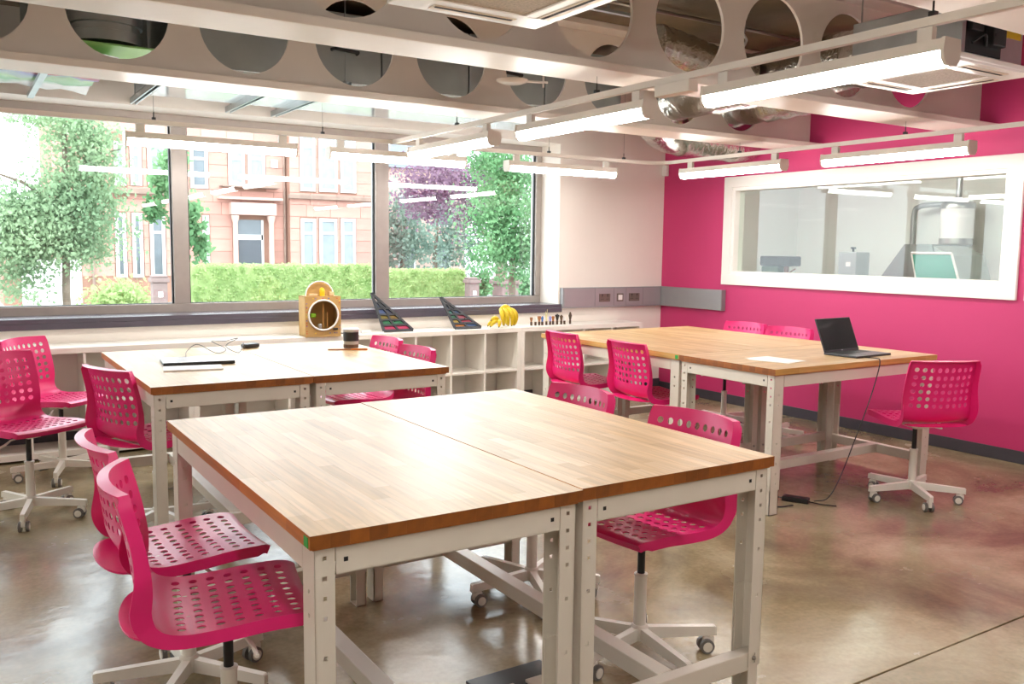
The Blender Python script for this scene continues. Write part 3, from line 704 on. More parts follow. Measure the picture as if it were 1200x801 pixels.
# ================================================================== THINGS ON TABLES
def laptop(loc, rz, label, angle):
    t = thing('laptop', loc, label, 'laptop', None, rz); W, Dp = .39, .245; C = mat('laptop_charcoal', '35353a', .35, var=.05)
    MB().bbox(-W/2, W/2, -Dp, 0, 0, .014, .004).build('base', C, t)
    k = MB()
    for r_ in range(5):
        for c_ in range(13): k.box(-W/2+.025+c_*.0262, -W/2+.025+c_*.0262+.020, -.035-r_*.021, -.035-r_*.021+.0175, .014, .0155)
    k.build('keyboard', M_black, t); MB().box(-.05, .05, -.235, -.16, .0138, .0146).build('touchpad', mat('touchpad', '2b2b2f', .3, var=.04), t)
    T = Matrix.Translation((0, -.002, .012)) @ Matrix.Rotation(R(angle), 4, 'X')
    lid = MB().bbox(-W/2, W/2, 0, .235, 0, .007, .003, T=T); s = lid.build('lid', C, t)
    scr = MB().box(-W/2+.008, W/2-.008, .014, .229, .007, .0078, T=T).build('screen', mat('screen_off', '242428', .18, var=.03), s)
    lg = MB().box(-.009, .009, .005, .010, .007, .0082, T=T).build('logo', mat('logo_grey', 'c9c9cc', .4, var=.02), s)
    return t
laptop((5.07, 3.785, TZ+.0005), R(3), 'open dark grey laptop on the right hand table', 68)
def sheet(name, pts, z, th, m, label, cat, group=None):
    mb = MB(); n = len(pts); mb.add([(x, y, zz) for zz in (z, z+th) for x, y in pts], [tuple(range(n))[::-1], tuple(range(n, 2*n))]+[(i, (i+1) % n, n+(i+1) % n, n+i) for i in range(n)])
    return tag(mb.build(name, m), label, cat, group)
sheet('paper_sheet', [(4.21, 3.83), (4.27, 3.56), (4.46, 3.60), (4.40, 3.88)], TZ+.0005, .0012, M_paper, 'white paper lying lowest beside the open laptop', 'paper', 'loose papers by the laptop')
sheet('paper_sheet', [(4.24, 3.88), (4.26, 3.58), (4.47, 3.585), (4.45, 3.88)], TZ+.0022, .0012, M_paper, 'top white paper of the loose sheets beside the open laptop', 'paper', 'loose papers by the laptop')
ch = thing('laptop_charger', (0, 0, 0), 'black laptop charger on the floor with cable up to the table', 'charger')
T = Matrix.Translation((4.40, 3.56, 0)) @ Matrix.Rotation(R(-62), 4, 'Z')
MB().bbox(-.08, .08, -.035, .035, 0, .03, .006, T=T).build('power_brick', M_black, ch)
cb = MB(); cb.tube(catmull([Vector(p) for p in [(4.93, 3.66, TZ+.006), (4.95, 3.50, TZ+.008), (4.95, 3.43, TZ+.010), (4.945, 3.402, TZ-.002), (4.92, 3.395, TZ-.08), (4.84, 3.39, .62), (4.74, 3.40, .40), (4.63, 3.42, .15), (4.55, 3.44, .03), (4.46, 3.47, .015)]], 8), .0035, n=6)
cb.tube(catmull([Vector(p) for p in [(4.36, 3.63, .012), (4.33, 3.72, .008), (4.22, 3.70, .006), (4.14, 3.60, .006), (4.20, 3.52, .006), (4.30, 3.50, .006)]], 8), .0045, n=6)
cb.tube(catmull([Vector(p) for p in [(4.43, 3.49, .012), (4.47, 3.42, .006), (4.52, 3.35, .006)]], 8), .004, n=6)
cb.build('cable', M_black, ch, 50)
# left table
cl = thing('closed_laptop', (1.18, 5.22, TZ), 'closed black and silver laptop on the window table', 'laptop', None, R(-6))
MB().bbox(-.19, .19, -.13, .13, .001, .014, .004).build('base', M_black, cl)
MB().bbox(-.19, .19, -.128, .13, .0145, .022, .004).build('lid', mat('laptop_silver', 'c9ccd0', .25, metal=.5, var=.02), cl)
MB().bbox(-.192, .192, -.135, -.128, .002, .020, .002).build('front_edge', M_black, cl)
sheet('paper_pad', [(.965, 5.07), (.935, 4.90), (1.235, 4.85), (1.265, 5.02)], TZ+.0005, .008, M_paper, 'white note pad in front of the closed laptop', 'paper')
ms = MB(); ms.bbox(-.055, .055, -.032, .032, 0, .03, .012); o = ms.build('mouse', M_black, None, 50); o.location = (1.66, 5.82, TZ+.001); o.rotation_euler = (0, 0, R(25)); tag(o, 'black computer mouse at the end of a coiled cable', 'mouse')
cb = MB(); cb.tube(catmull([Vector(p) for p in [(1.61, 5.79, TZ+.012), (1.58, 5.70, TZ+.05), (1.55, 5.62, TZ+.02), (1.50, 5.55, TZ+.006), (1.46, 5.66, TZ+.04), (1.56, 5.75, TZ+.075), (1.50, 5.85, TZ+.05), (1.40, 5.78, TZ+.06), (1.46, 5.66, TZ+.02), (1.38, 5.58, TZ+.006), (1.30, 5.72, TZ+.05), (1.22, 5.65, TZ+.02), (1.18, 5.5, TZ+.006)]], 8), .0025, n=5)
tag(cb.build('mouse_cable', mat('cable_grey', '5a5d60', .5, var=.05), None, 50), 'thin grey cable in loops behind the closed laptop', 'cable')
jr = thing('jar', (2.24, 5.50, TZ), 'clear jar with black label band and pale lid on the window table', 'jar')
MB().lathe([(.044, .001), (.050, .006), (.050, .05), (.050, .118)], n=24).build('glass_body', mat('jar_glass', 'b9b4ac', .1, var=.05), jr, 40)
MB().lathe([(.0515, .052), (.0515, .112)], n=24).build('label_band', M_black, jr, 40)
MB().lathe([(.045, .002), (.0505, .008), (.0505, .030), (.04, .034)], n=24).build('contents', mat('jar_contents', '6a5140', .8, var=.3, scale=60), jr, 40)
MB().lathe([(.046, .118), (.053, .119), (.053, .130), (.046, .135)], n=24).build('lid', mat('jar_lid', 'd9d6d2', .25, metal=.4, var=.02), jr, 40)
pc = MB(); pc.cyl((2.06, 5.45, TZ+.006), (2.20, 5.40, TZ+.006), .005, n=6, mi=1); pc.cyl((2.20, 5.40, TZ+.006), (2.30, 5.365, TZ+.006), .006, n=6, mi=0)
tag(pc.build('pencil', [mat('pencil_orange', 'd9781c', .4, var=.04), mat('pencil_wood', 'a5602a', .5, var=.1)]), 'orange pencil lying by the jar', 'pencil')

# ================================================================== THINGS ON THE CUBE SHELVES
M_card = mat('cardboard', 'c19a5e', .75, var=.07, scale=14, bump=.05)
cm = thing('cardboard_machine', (2.60, 7.06, SZ), 'cardboard box machine with a white ring window and arched top', 'cardboard box', None, R(-4))
W, Hh, Dd = .30, .335, .20; rc, zc = .118, .18
fb = MB(); n = 40; ring = []; sq = []
for i in range(n):
    a = 2*PI*i/n+PI/4; c, s_ = math.cos(a), math.sin(a); ring.append((rc*c, zc+rc*s_)); mx = max(abs(c), abs(s_)); sz = s_/mx
    sq.append((c/mx*W/2, zc+sz*((Hh-zc) if sz > 0 else zc)))
fb.add([(x, y, z) for y in (-Dd/2, -Dd/2+.006) for x, z in ring+sq], [f for i in range(n) for f in ((i, (i+1) % n, n+(i+1) % n, n+i), (2*n+i, 3*n+i, 3*n+(i+1) % n, 2*n+(i+1) % n), (i, 2*n+i, 2*n+(i+1) % n, (i+1) % n))])
fb.build('front_board', M_card, cm, 40)
sh = MB()
for a in ((-W/2, -W/2+.006, -Dd/2+.006, Dd/2, 0, Hh), (W/2-.006, W/2, -Dd/2+.006, Dd/2, 0, Hh), (-W/2, W/2, -Dd/2+.006, Dd/2, 0, .006), (-W/2, W/2, -Dd/2+.006, Dd/2, Hh-.006, Hh), (-W/2, W/2, Dd/2-.006, Dd/2, 0, Hh)): sh.box(*a)
sh.build('box_body', M_card, cm)
rg = MB(); nn = 40
rg.tube([((rc+.006)*math.cos(2*PI*i/nn), -Dd/2-.008, zc+(rc+.006)*math.sin(2*PI*i/nn)) for i in range(nn+1)], .008, n=8, caps=False); rg.build('ring', M_whitegloss, cm, 60)
k = MB(); k.bbox(.06, .10, -Dd/2-.018, -Dd/2-.002, .075, .092, .004, T=Matrix.Translation((.02, 0, -.02))); k.build('ring_clip', M_black, cm)
ar = MB(); T = Matrix(((1, 0, 0, 0), (0, 0, 1, .02), (0, 1, 0, Hh), (0, 0, 0, 1)))
ar.prism([(.115*math.cos(PI*i/20), .118*math.sin(PI*i/20)) for i in range(21)], T, .006); ar.build('arched_board', M_card, cm, 40)
at = MB(); at.tube([(.118*math.cos(PI*i/20), .0, Hh+.12*math.sin(PI*i/20)) for i in range(21)], .006, n=6); at.build('arch_edge', M_whitegloss, cm, 60)
sp = MB(); sp.lathe([(.022, 0), (.023, .045), (.017, .062), (.005, .070)], (.012, -.03, Hh), n=14); sp.build('yellow_block', mat('yellow_foam', 'f0c414', .5, var=.04), cm, 50)
q = MB(); q.bbox(-.10, -.03, -.05, -.02, Hh, Hh+.02, .006); q.bbox(.07, .11, -.05, -.01, Hh, Hh+.035, .008); q.build('small_scraps', mat('scrap_card', 'd9b48a', .7, var=.1), cm)
q = MB(); q.bbox(-.085, -.04, -.03, .01, .155, .19, .008); q.cyl((-.12, -.01, .172), (-.085, -.01, .172), .003, n=6); q.build('green_block', mat('green_foam', '8fd21f', .5, var=.04), cm)
q = MB(); q.box(.012, .024, -.04, -.03, .07, .27); q.box(.046, .054, -.05, -.042, .07, .20); q.build('wooden_sticks', mat('stick_wood', 'c7924c', .6, var=.1), cm)
q = MB(); q.bbox(-.03, .0, -.06, -.04, .064, .105, .006); q.build('silver_part', M_steel, cm)
q = MB()
for _ in range(26):
    x, z = random.choice([(-.138, random.uniform(.03, .3)), (.138, random.uniform(.03, .3)), (random.uniform(-.12, .12), .318), (random.uniform(-.12, .12), .03)]); q.box(x-.005, x+.005, -Dd/2-.0012, -Dd/2, z-.004, z+.004, random.randrange(4))
q.build('painted_dots', [mat('dot_red', 'c8502a', .5, var=.05), mat('dot_blue', '4a62a8', .5, var=.05), mat('dot_yellow', 'e5c02a', .5, var=.05), mat('dot_purple', '8a6a9a', .5, var=.05)], cm)
kb = MB(); kb.tube([(2.76, 7.14, SZ+.012), (2.83, 7.10, SZ+.006), (2.90, 7.05, SZ+.004)], .005, n=6); tag(kb.build('short_cable', M_black), 'short black cable end beside the cardboard machine', 'cable')
us = MB(); us.bbox(2.985, 3.07, 7.08, 7.12, SZ, SZ+.025, .005); tag(us.build('small_adapter', mat('white_plastic', 'e8e6e2', .4, var=.01)), 'small white plastic adapter on the shelf behind the jar', 'adapter')

# black frames with coloured cells: right triangle, long edge on the shelf, tip up left
M_pan = mat('panel_black', '33353a', .55, var=.06)
COLS = ['d8345f', '2f8f5a', 'c9a227', '3d6fa8', 'e0612f', '2c9c8c']
def glass_panel(base, tip, wid, dep, label, cols):
    """triangular frame leaning back against the wall; local plane axes e1 (right), e2 (up)"""
    t = thing('cell_panel', base, label, 'panel', 'black triangular panels with coloured cells')
    o = Vector((0, 0, 0)); A = Vector((0, 0, 0)); Bp = Vector((wid, -.01, 0)); Tp = Vector(tip)
    nrm = (Bp-A).cross(Tp-A).normalized()
    if nrm.y > 0: nrm = -nrm
    rows = [0, .14, .28, .43, .58, .76, .98]
    fr = MB(); bar = .017
    def pt(u, v): return (A.lerp(Bp, u)).lerp(Tp, v)
    def strip(a, b, w=bar):
        d = (b-a).normalized(); s_ = d.cross(nrm)*w/2
        vs = [a-s_, b-s_, b+s_, a+s_]; vs = [v-nrm*.001 for v in vs]+[v+nrm*dep for v in vs]
        fr.add(vs, [(0, 1, 2, 3), (7, 6, 5, 4), (0, 4, 5, 1), (1, 5, 6, 2), (2, 6, 7, 3), (3, 7, 4, 0)])
    strip(A, Bp, .022); strip(A, Tp, .022); strip(Bp, Tp, .022)
    rnd = random.Random(len(label)); prev = None
    for r_ in range(6):
        v0, v1 = rows[r_], rows[r_+1]; um = .5+rnd.uniform(-.12, .12)
        strip(pt(0, v1), pt(um, v1+rnd.uniform(-.03, .03))); strip(pt(um, v1+rnd.uniform(-.02, .02)), pt(1, v1))
        if r_ < 5:
            strip(pt(um, v0), pt(um+rnd.uniform(-.1, .1), v1))
            for j, (ua, ub) in enumerate(((.03, um), (um, .97))):
                vs = [pt(ua, v0), pt(ub, v0), pt(ub, v1), pt(ua, v1)]; c = MB(); c.add([v for v in vs]+[v+nrm*.003 for v in vs], [(0, 1, 2, 3), (7, 6, 5, 4), (0, 4, 5, 1), (1, 5, 6, 2), (2, 6, 7, 3), (3, 7, 4, 0)])
                h = (cols+['2a3448', '30343c'])[min(r_*2+j, len(cols)+1)]; c.build('coloured_cell', mat('cell_'+h, h, .45, var=.05), t)
    fr.build('frame', M_pan, t)
    st = MB(); st.tube([(wid*.45, .02, .09), (wid*.3, .14, .003)], .004, n=6); st.build('prop', M_pan, t)
glass_panel((3.20, 7.10, SZ+.009), (-.045, .17, .325), .275, .014, 'black triangular panel with pink and green cells, left of two', ['b02a58', 'b8305c', '1f6a42', '246e48', '7a6a18', '7a6018', '2c4270', '3a4258'])
glass_panel((3.90, 7.08, SZ+.009), (-.06, .17, .275), .27, .014, 'black triangular panel with orange and blue cells, right of two', ['b86a20', '2c4c78', '9a801c', '94283e', '1f623e', '8a3044', '1c5c52', '304868'])
# bananas
M_ban = mat('banana_yellow', 'd6b718', .5, var=.10, scale=20)
def banana(c, p0, p1, bulge, r, label, group):
    t = thing('banana', c, label, 'banana', group); p0, p1, bu = Vector(p0), Vector(p1), Vector(bulge); P = []; rr = []
    for i in range(12):
        s_ = i/11; P.append(p0*(1-s_)**2+bu*2*s_*(1-s_)+p1*s_*s_); rr.append(r*(.35+.65*min(1, math.sin(PI*min(max(s_, .03), .97))**.45)))
    b = MB(); b.tube(P, rr, n=7); b.build('peel', M_ban, t, 60)
    e = MB(); d = (P[-1]-P[-2]).normalized(); e.tube([P[-1], P[-1]+d*.010], [r*.4, r*.28], n=6); e.build('tip', mat('banana_tip', '4a3a18', .6, var=.1), t)
cb_ = (4.44, 7.08, SZ)
bl = ['leftmost of the big bunch', 'second from the left of the big bunch', 'middle of the big bunch', 'fourth from the left of the big bunch', 'rightmost of the big bunch', 'lying behind the big bunch', 'topmost of the big bunch']
bb = [((-.03, .03, .17), (-.045, -.06, .030), (-.09, -.09, .16)), ((-.01, .03, .18), (-.005, -.075, .028), (-.03, -.12, .17)), ((.01, .03, .185), (.035, -.075, .026), (.03, -.125, .17)), ((.03, .03, .185), (.07, -.06, .028), (.085, -.10, .17)), ((.05, .03, .18), (.10, -.03, .030), (.135, -.06, .16)), ((.0, .06, .16), (.06, .05, .026), (.06, .13, .13)), ((-.04, .02, .165), (.10, .04, .10), (.03, -.02, .255))]
for (p0, p1, bu), q in zip(bb, bl): banana(cb_, p0, p1, bu, .021, 'yellow banana, '+q, 'bananas on the shelf')
bl2 = ['leftmost of the small bunch', 'front of the small bunch', 'back of the small bunch', 'uppermost of the small bunch']
bb2 = [((-.03, .0, .06), (-.12, -.03, .022), (-.07, -.04, .085)), ((-.02, .0, .06), (-.06, -.08, .020), (-.05, -.09, .085)), ((0, .0, .06), (-.10, .05, .022), (-.05, .05, .09)), ((-.01, 0, .07), (-.09, .01, .075), (-.06, -.01, .12))]
for (p0, p1, bu), q in zip(bb2, bl2): banana((4.37, 7.05, SZ), p0, p1, bu, .019, 'small yellow banana, '+q, 'bananas on the shelf')
# brushes standing on end, a row of eleven
br = [('brown', '9a6a44', .075, .011), ('white', 'efece8', .085, .011), ('tan', 'b0764a', .080, .014), ('blue', '3c70b4', .088, .010), ('pale yellow twig', 'd9cf9a', .135, .010), ('lilac', '8f8fd0', .088, .010), ('orange brown', 'a8682e', .085, .012), ('black', '2a211c', .105, .017), ('dark brown', '5a4226', .095, .013), ('short white', 'f2f0ec', .055, .009), ('tall dark', '4a3a2a', .120, .013)]
xs = [4.775, 4.825, 4.868, 4.905, 4.955, 5.0, 5.035, 5.085, 5.135, 5.175, 5.245]
for (nm, h, ht, r_), x in zip(br, xs):
    t = thing('brush', (x, 7.12, SZ), 'small %s tipped brush standing on the shelf in a row' % nm, 'brush', 'row of small brushes on the shelf')
    MB().lathe([(.011, .001), (.011, .034), (.009, .036)], n=12).build('ferrule', mat('ferrule_brown', '4a3422', .5, var=.1), t, 40)
    m_ = MB()
    if 'twig' in nm:
        for dx, dz in ((-.006, 0), (.004, .02), (.0, -.03)): m_.tube([(dx*.5, 0, .036), (dx, .003, .08), (dx*2.2, 0, ht+dz)], [.004, .0045, .002], n=6)
    else: r_ *= 1.35; m_.lathe([(.008, .036), (r_, .05+.02*r_/.01), (r_*.9, ht*.75), (r_*.35, ht)], n=12)
    m_.build('tip', mat('brush_'+h, h, .6, var=.1), t, 50)

# ================================================================== WORKSHOP BEHIND THE PINK WALL
XW = 9.6
struct(B(XW, XW+.1, .5, 9, 0, ZC).build('wall_workshop_back', mat('workshop_white', 'eef0ea', .5, var=.015)), 'white back wall of the machine workshop', 'wall')
struct(B(XR+.12, XW, 7.95, 8.05, 0, ZC).build('wall_workshop_left', MATS['workshop_white']), 'white side wall of the machine workshop', 'wall')
struct(B(XR+.12, XW, .4, .5, 0, ZC).build('wall_workshop_right', MATS['workshop_white']), 'white right wall of the machine workshop', 'wall')
struct(B(XR+.1, XW, YW, 8.3, 0, ZC).build('wall_workshop_pier', MATS['workshop_white']), 'white pier wall of the machine workshop', 'wall') if False else None
def wpt(px, py, X=8.6): return atx(px, py, X)
bn = thing('workbench', (0, 0, 0), 'grey workbench in the machine workshop behind the glass', 'bench')
MB().bbox(8.2, 9.0, 3.6, 7.9, 1.03, 1.08, .005).build('bench_top', M_galv, bn)
for y in (3.7, 5.8, 7.7):
    for x in (8.25, 8.9): MB().box(x, x+.05, y, y+.05, 0, 1.03).build('leg', M_galv, bn)
M_mgreen = mat('machine_green', '3f5c48', .4, var=.08)
dp = thing('drill_press', (8.6, 7.33, 1.08), 'dark green bench drill behind the internal window', 'drill')
MB().bbox(-.15, .15, -.16, .20, 0, .03, .006).build('base_plate', M_mgreen, dp); MB().cyl((0, .1, .03), (0, .1, .40), .035, n=14).build('post', M_bolt, dp, 40)
MB().bbox(-.11, .11, -.20, .26, .30, .42, .02).build('belt_cover', M_black, dp); MB().bbox(-.10, .10, -.02, .24, .16, .30, .02).build('drill_head', M_mgreen, dp)
q = MB(); q.cyl((0, -.07, .10), (0, -.07, .30), .03, n=12); q.cyl((0, -.07, .20), (-.02, -.22, .27), .008, n=6); q.build('spindle', mat('machine_red', '8a5a44', .5, var=.1), dp, 40)
sbx = thing('grinder_box', (8.6, 6.33, 1.08), 'tall grey machine box with knob behind the internal window', 'machine')
MB().bbox(-.12, .12, -.13, .10, .10, .48, .012).build('housing', M_galv, sbx)
q = MB(); q.cyl((0, 0, .48), (0, 0, .515), .012, n=8); q.cyl((0, 0, .515), (0, 0, .535), .03, n=12); q.build('knob', M_black, sbx, 40)
MB().box(-.1225, -.12, -.06, .0, .32, .37).build('name_plate', M_paper, sbx)
for y in (-.1, .08): MB().box(-.1, .1, y, y+.03, 0, .10).build('foot', M_bolt, sbx)
hd = thing('extraction_hood', (8.6, 0, 1.08), 'steel extraction hood with green glass front behind the internal window', 'hood')
prof = [(5.80, .0), (5.74, .2), (5.47, .565), (5.17, .565), (5.02, 0)]
def sidep(x0, x1, m, name, poly, par):
    mb = MB(); n = len(poly); mb.add([(x, y, z) for x in (x0, x1) for y, z in poly], [tuple(range(n)), tuple(range(n, 2*n))[::-1]]+[(i, (i+1) % n, n+(i+1) % n, n+i) for i in range(n)]); return mb.build(name, m, par)
sidep(-.35, .30, mat('hood_grey', '8f9490', .35, metal=.6, var=.06), 'hood_body', prof, hd)
sidep(-.36, -.352, mat('hood_green_glass', '4f9f88', .15, var=.08, scale=3), 'green_glass', [(5.27, .02), (5.38, .47), (4.955, .47), (4.80, .02)], hd)
q = MB(); q.cyl((-.358, 4.80, .02), (-.358, 4.955, .475), .012, n=6); q.cyl((-.358, 5.38, .475), (-.358, 4.955, .475), .014, n=6); q.cyl((-.358, 5.27, .02), (-.358, 5.38, .475), .010, n=6); q.build('glass_trim', M_whitegloss, hd, 40)
sidep(-.345, .25, mat('hood_side', 'a6aca6', .4, metal=.5, var=.05), 'hood_wing', [(5.01, .0), (5.16, .55), (4.97, .46), (4.82, 0)], hd)
wh = thing('water_heater', (9.3, 5.55, 0), 'white cylinder with grey ends hung on the workshop wall', 'boiler')
MB().lathe([(.17, 1.72), (.17, 2.04)], n=28).build('tank', M_whitegloss, wh, 40)
MB().lathe([(.15, 1.64), (.175, 1.66), (.175, 1.72)], n=28).build('lower_cap', M_bolt, wh, 40); MB().lathe([(.175, 2.04), (.175, 2.09), (.15, 2.12), (.03, 2.13)], n=28).build('upper_cap', M_bolt, wh, 40)
MB().cyl((0, 0, 2.12), (0, 0, ZC), .03, n=10).build('flue', M_steel, wh, 40)
pp = MB(); pp.tube(catmull([Vector(p) for p in [(9.4, 6.13, 1.1), (9.4, 6.13, 1.6), (9.4, 6.13, 2.0), (9.4, 6.08, 2.08), (9.4, 5.98, 2.1), (9.4, 5.75, 2.1)]], 6), .03, n=10)
tag(pp.build('wall_pipe', M_galv, None, 50), 'grey bent pipe on the workshop wall beside the boiler', 'pipe')
pj = thing('ceiling_bracket', (8.0, 4.6, 2.36), 'grey steel ceiling duct in the workshop', 'duct')
MB().bbox(-.15, .15, -.3, .75, 0, .10, .01).build('duct_box', M_galv, pj); MB().bbox(-.05, .05, .2, 1.3, -.10, -.05, .01).build('lower_rail', M_galv, pj)
for y in (0, .5): MB().cyl((0, y, .1), (0, y, ZC-2.36), .01, n=6).build('hanger_rod', M_bolt, pj)
wbw = B(XW-.02, XW-.001, 4.5, 4.98, .9, 2.3).build('bright_column_panel', mat('bright_column_white', 'fbfbfb', .3, var=.005)); tag(wbw, 'tall white panel standing in for bright light on the workshop wall', 'board')  # plain white panel in place of a bright light column
for i, (x, y, o, lab) in enumerate(((8.1, 5.6, 1, 'lit linear lamp in the workshop, nearer the left'), (8.1, 3.6, 1, 'lit linear lamp in the workshop, nearer the right'), (7.5, 6.8, 1, 'linear lamp added out of sight behind the glass to brighten the workshop'), (7.5, 4.4, 1, 'linear lamp added out of sight at right to brighten the workshop'))):  # the two nearest the glass are added to brighten the workshop
    c = copy_tree(lp); c.location = (x, y, 2.62); c.rotation_euler = (0, 0, PI/2*o); tag(c, lab, 'lamp', 'lit linear lamps in the workshop')
    q = MB(); q.cyl((0, 0, 0), (0, 0, ZC-2.62), .006, n=6); q.build('hanger_rod', M_bolt, c)

# ================================================================== OUTSIDE
GZ = -1.3
struct(B(-60, 90, YW+.45, 120, GZ-.2, GZ).build('ground_outside', mat('tarmac', '8d8d8a', .9, var=.1, scale=2)), 'grey street ground outside the window', 'ground')
def leaves(name, blobs, n, size, m, parent, seed, droop=0, label=None):
    rnd = random.Random(seed); V = []; F = []
    wts = [b[3]*b[4]*b[5] for b in blobs]
    for _ in range(n):
        cx, cy, cz, rx, ry, rz_ = rnd.choices(blobs, wts)[0]
        x, y, z = (max(-1.5, min(1.5, rnd.gauss(0, .55))) for _ in range(3))
        p = Vector((cx+x*rx, cy+y*ry, cz+z*rz_)); s_ = size*rnd.uniform(.6, 1.3)
        a = Vector((rnd.gauss(0, 1), rnd.gauss(0, 1), rnd.gauss(0, 1)-droop)).normalized(); b = a.orthogonal().normalized()
        b = (Matrix.Rotation(rnd.uniform(0, 6.28), 3, a) @ b)*s_*.5; a = a*s_
        i = len(V); V += [p-a*.5, p+b*.7, p+a*.5, p-b*.7]; F.append((i, i+1, i+2, i+3))
    mb = MB(); mb.v = [tuple(v) for v in V]; mb.f = F; mb.m = [0]*len(F)
    o = mb.build(name, m, parent); o['kind'] = 'stuff'; return o
def px_blob(px, py, Y, wpx, hpx, dy=None):
    c = aty(px, py, Y); e = aty(px+wpx, py, Y); f = aty(px, py+hpx, Y); rx = (e-c).length*.9; rz_ = abs(f.z-c.z)
    return (c.x, c.y, c.z, rx, dy or rx, rz_)
M_bark = mat('bark', '6d5f52', .9, var=.2, scale=6)
# big drooping tree at left
M_l1 = foliage_mat('leaf_pale', '6a8668', 'a4b892'); M_l2 = foliage_mat('leaf_green', '4c7a50', '8db284'); M_l3 = foliage_mat('leaf_purple', '6a4a60', '957a8c'); M_l4 = foliage_mat('leaf_dark', '62786c', '94a698'); M_hedge = foliage_mat('leaf_hedge', '8aa468', 'b8c890', 3.5)  # leaf colours paled and greyed to paint in the glare haze
t = thing('birch_tree', (aty(76, 300, 18).x, 18, GZ), 'pale green drooping tree at the left of the window', 'tree')
bl = [px_blob(*q) for q in ((95, 160, 18, 46, 28), (112, 200, 18, 32, 42), (60, 250, 18, 70, 30), (20, 300, 18, 45, 50), (70, 278, 18, 70, 26), (95, 292, 18, 34, 18), (45, 270, 18, 50, 30), (10, 250, 18, 30, 28), (90, 225, 18, 50, 36), (50, 140, 18, 50, 8))]
f = leaves('foliage', bl, 24000, .08, M_l1, None, 3, .8); f.parent = t; f.location = -t.location
c0 = aty(76, 300, 18)
q = MB(); q.tube([(0, 0, 0), (0, 0, 2), (.05, 0, 3.6), (.1, .1, 5.5)], [.09, .07, .06, .03], n=10); q.build('trunk', M_bark, t, 50)
q = MB(); q.tube([(.05, 0, 3.4), (-.6, -.1, 3.9), (-1.4, .1, 4.2)], [.04, .03, .01], n=6); q.tube([(.05, 0, 4.0), (.6, .1, 4.5), (1.0, 0, 4.6)], [.035, .03, .01], n=6); q.build('branches', M_bark, t, 50)
# slender young tree behind the left mullion
t = thing('young_tree', (aty(205, 300, 20).x, 20, GZ), 'slender young tree with large leaves behind the left mullion', 'tree')
bl = [px_blob(*q) for q in ((190, 215, 20, 14, 18), (180, 245, 20, 14, 14), (222, 262, 20, 16, 26), (235, 290, 20, 12, 14), (200, 190, 20, 16, 16))]
f = leaves('foliage', bl, 1700, .15, M_l2, None, 4, .3); f.parent = t; f.location = -t.location
q = MB(); q.tube([(0, 0, 0), (.03, 0, 2), (0, 0, 4.5)], [.05, .04, .02], n=8); q.build('trunk', M_bark, t, 50)
t = thing('purple_tree', (aty(587, 330, 36).x, 36, GZ), 'purple leaved tree behind the right window pane', 'tree')
bl = [px_blob(*q) for q in ((510, 212, 36, 42, 24), (560, 215, 36, 40, 28), (500, 240, 36, 30, 20), (570, 250, 36, 34, 24), (595, 225, 36, 25, 30))]
f = leaves('foliage', bl, 9000, .17, M_l3, None, 5, .2); f.parent = t; f.location = -t.location
q = MB(); q.tube([(0, 0, 0), (-.1, 0, 2), (-.4, 0, 4), (-.9, 0, 5.5)], [.25, .2, .14, .05], n=8); q.tube([(-.1, 0, 2), (.6, 0, 3.6), (.9, 0, 4.6)], [.15, .1, .04], n=6); q.tube([(-.3, 0, 2.8), (-1.6, 0, 4.4), (-2.4, 0, 4.9)], [.12, .08, .03], n=6); q.build('trunk', M_bark, t, 50)
t = thing('green_tree', (aty(600, 330, 24).x, 24, GZ), 'dense bright green tree at the right end of the window', 'tree')
bl = [px_blob(*q) for q in ((600, 200, 24, 34, 34), (595, 250, 24, 40, 36), (605, 295, 24, 36, 32), (570, 185, 24, 22, 20), (575, 300, 24, 22, 14))]
f = leaves('foliage', bl, 12000, .13, M_l2, None, 6, .3); f.parent = t; f.location = -t.location
q = MB(); q.tube([(0, 0, 0), (0, 0, 2), (.1, 0, 4.5)], [.14, .11, .05], n=8); q.build('trunk', M_bark, t, 50)
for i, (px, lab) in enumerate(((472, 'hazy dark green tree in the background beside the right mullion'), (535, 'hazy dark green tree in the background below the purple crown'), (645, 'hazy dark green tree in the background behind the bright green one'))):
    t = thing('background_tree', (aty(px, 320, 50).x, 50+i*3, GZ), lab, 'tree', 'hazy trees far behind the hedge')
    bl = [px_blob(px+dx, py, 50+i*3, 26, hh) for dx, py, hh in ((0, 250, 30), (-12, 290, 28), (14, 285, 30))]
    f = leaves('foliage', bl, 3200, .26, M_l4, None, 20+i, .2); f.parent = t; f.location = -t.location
    q = MB(); q.tube([(0, 0, 0), (0, 0, 2.5), (.2, 0, 5)], [.2, .16, .06], n=8); q.build('trunk', M_bark, t, 50)
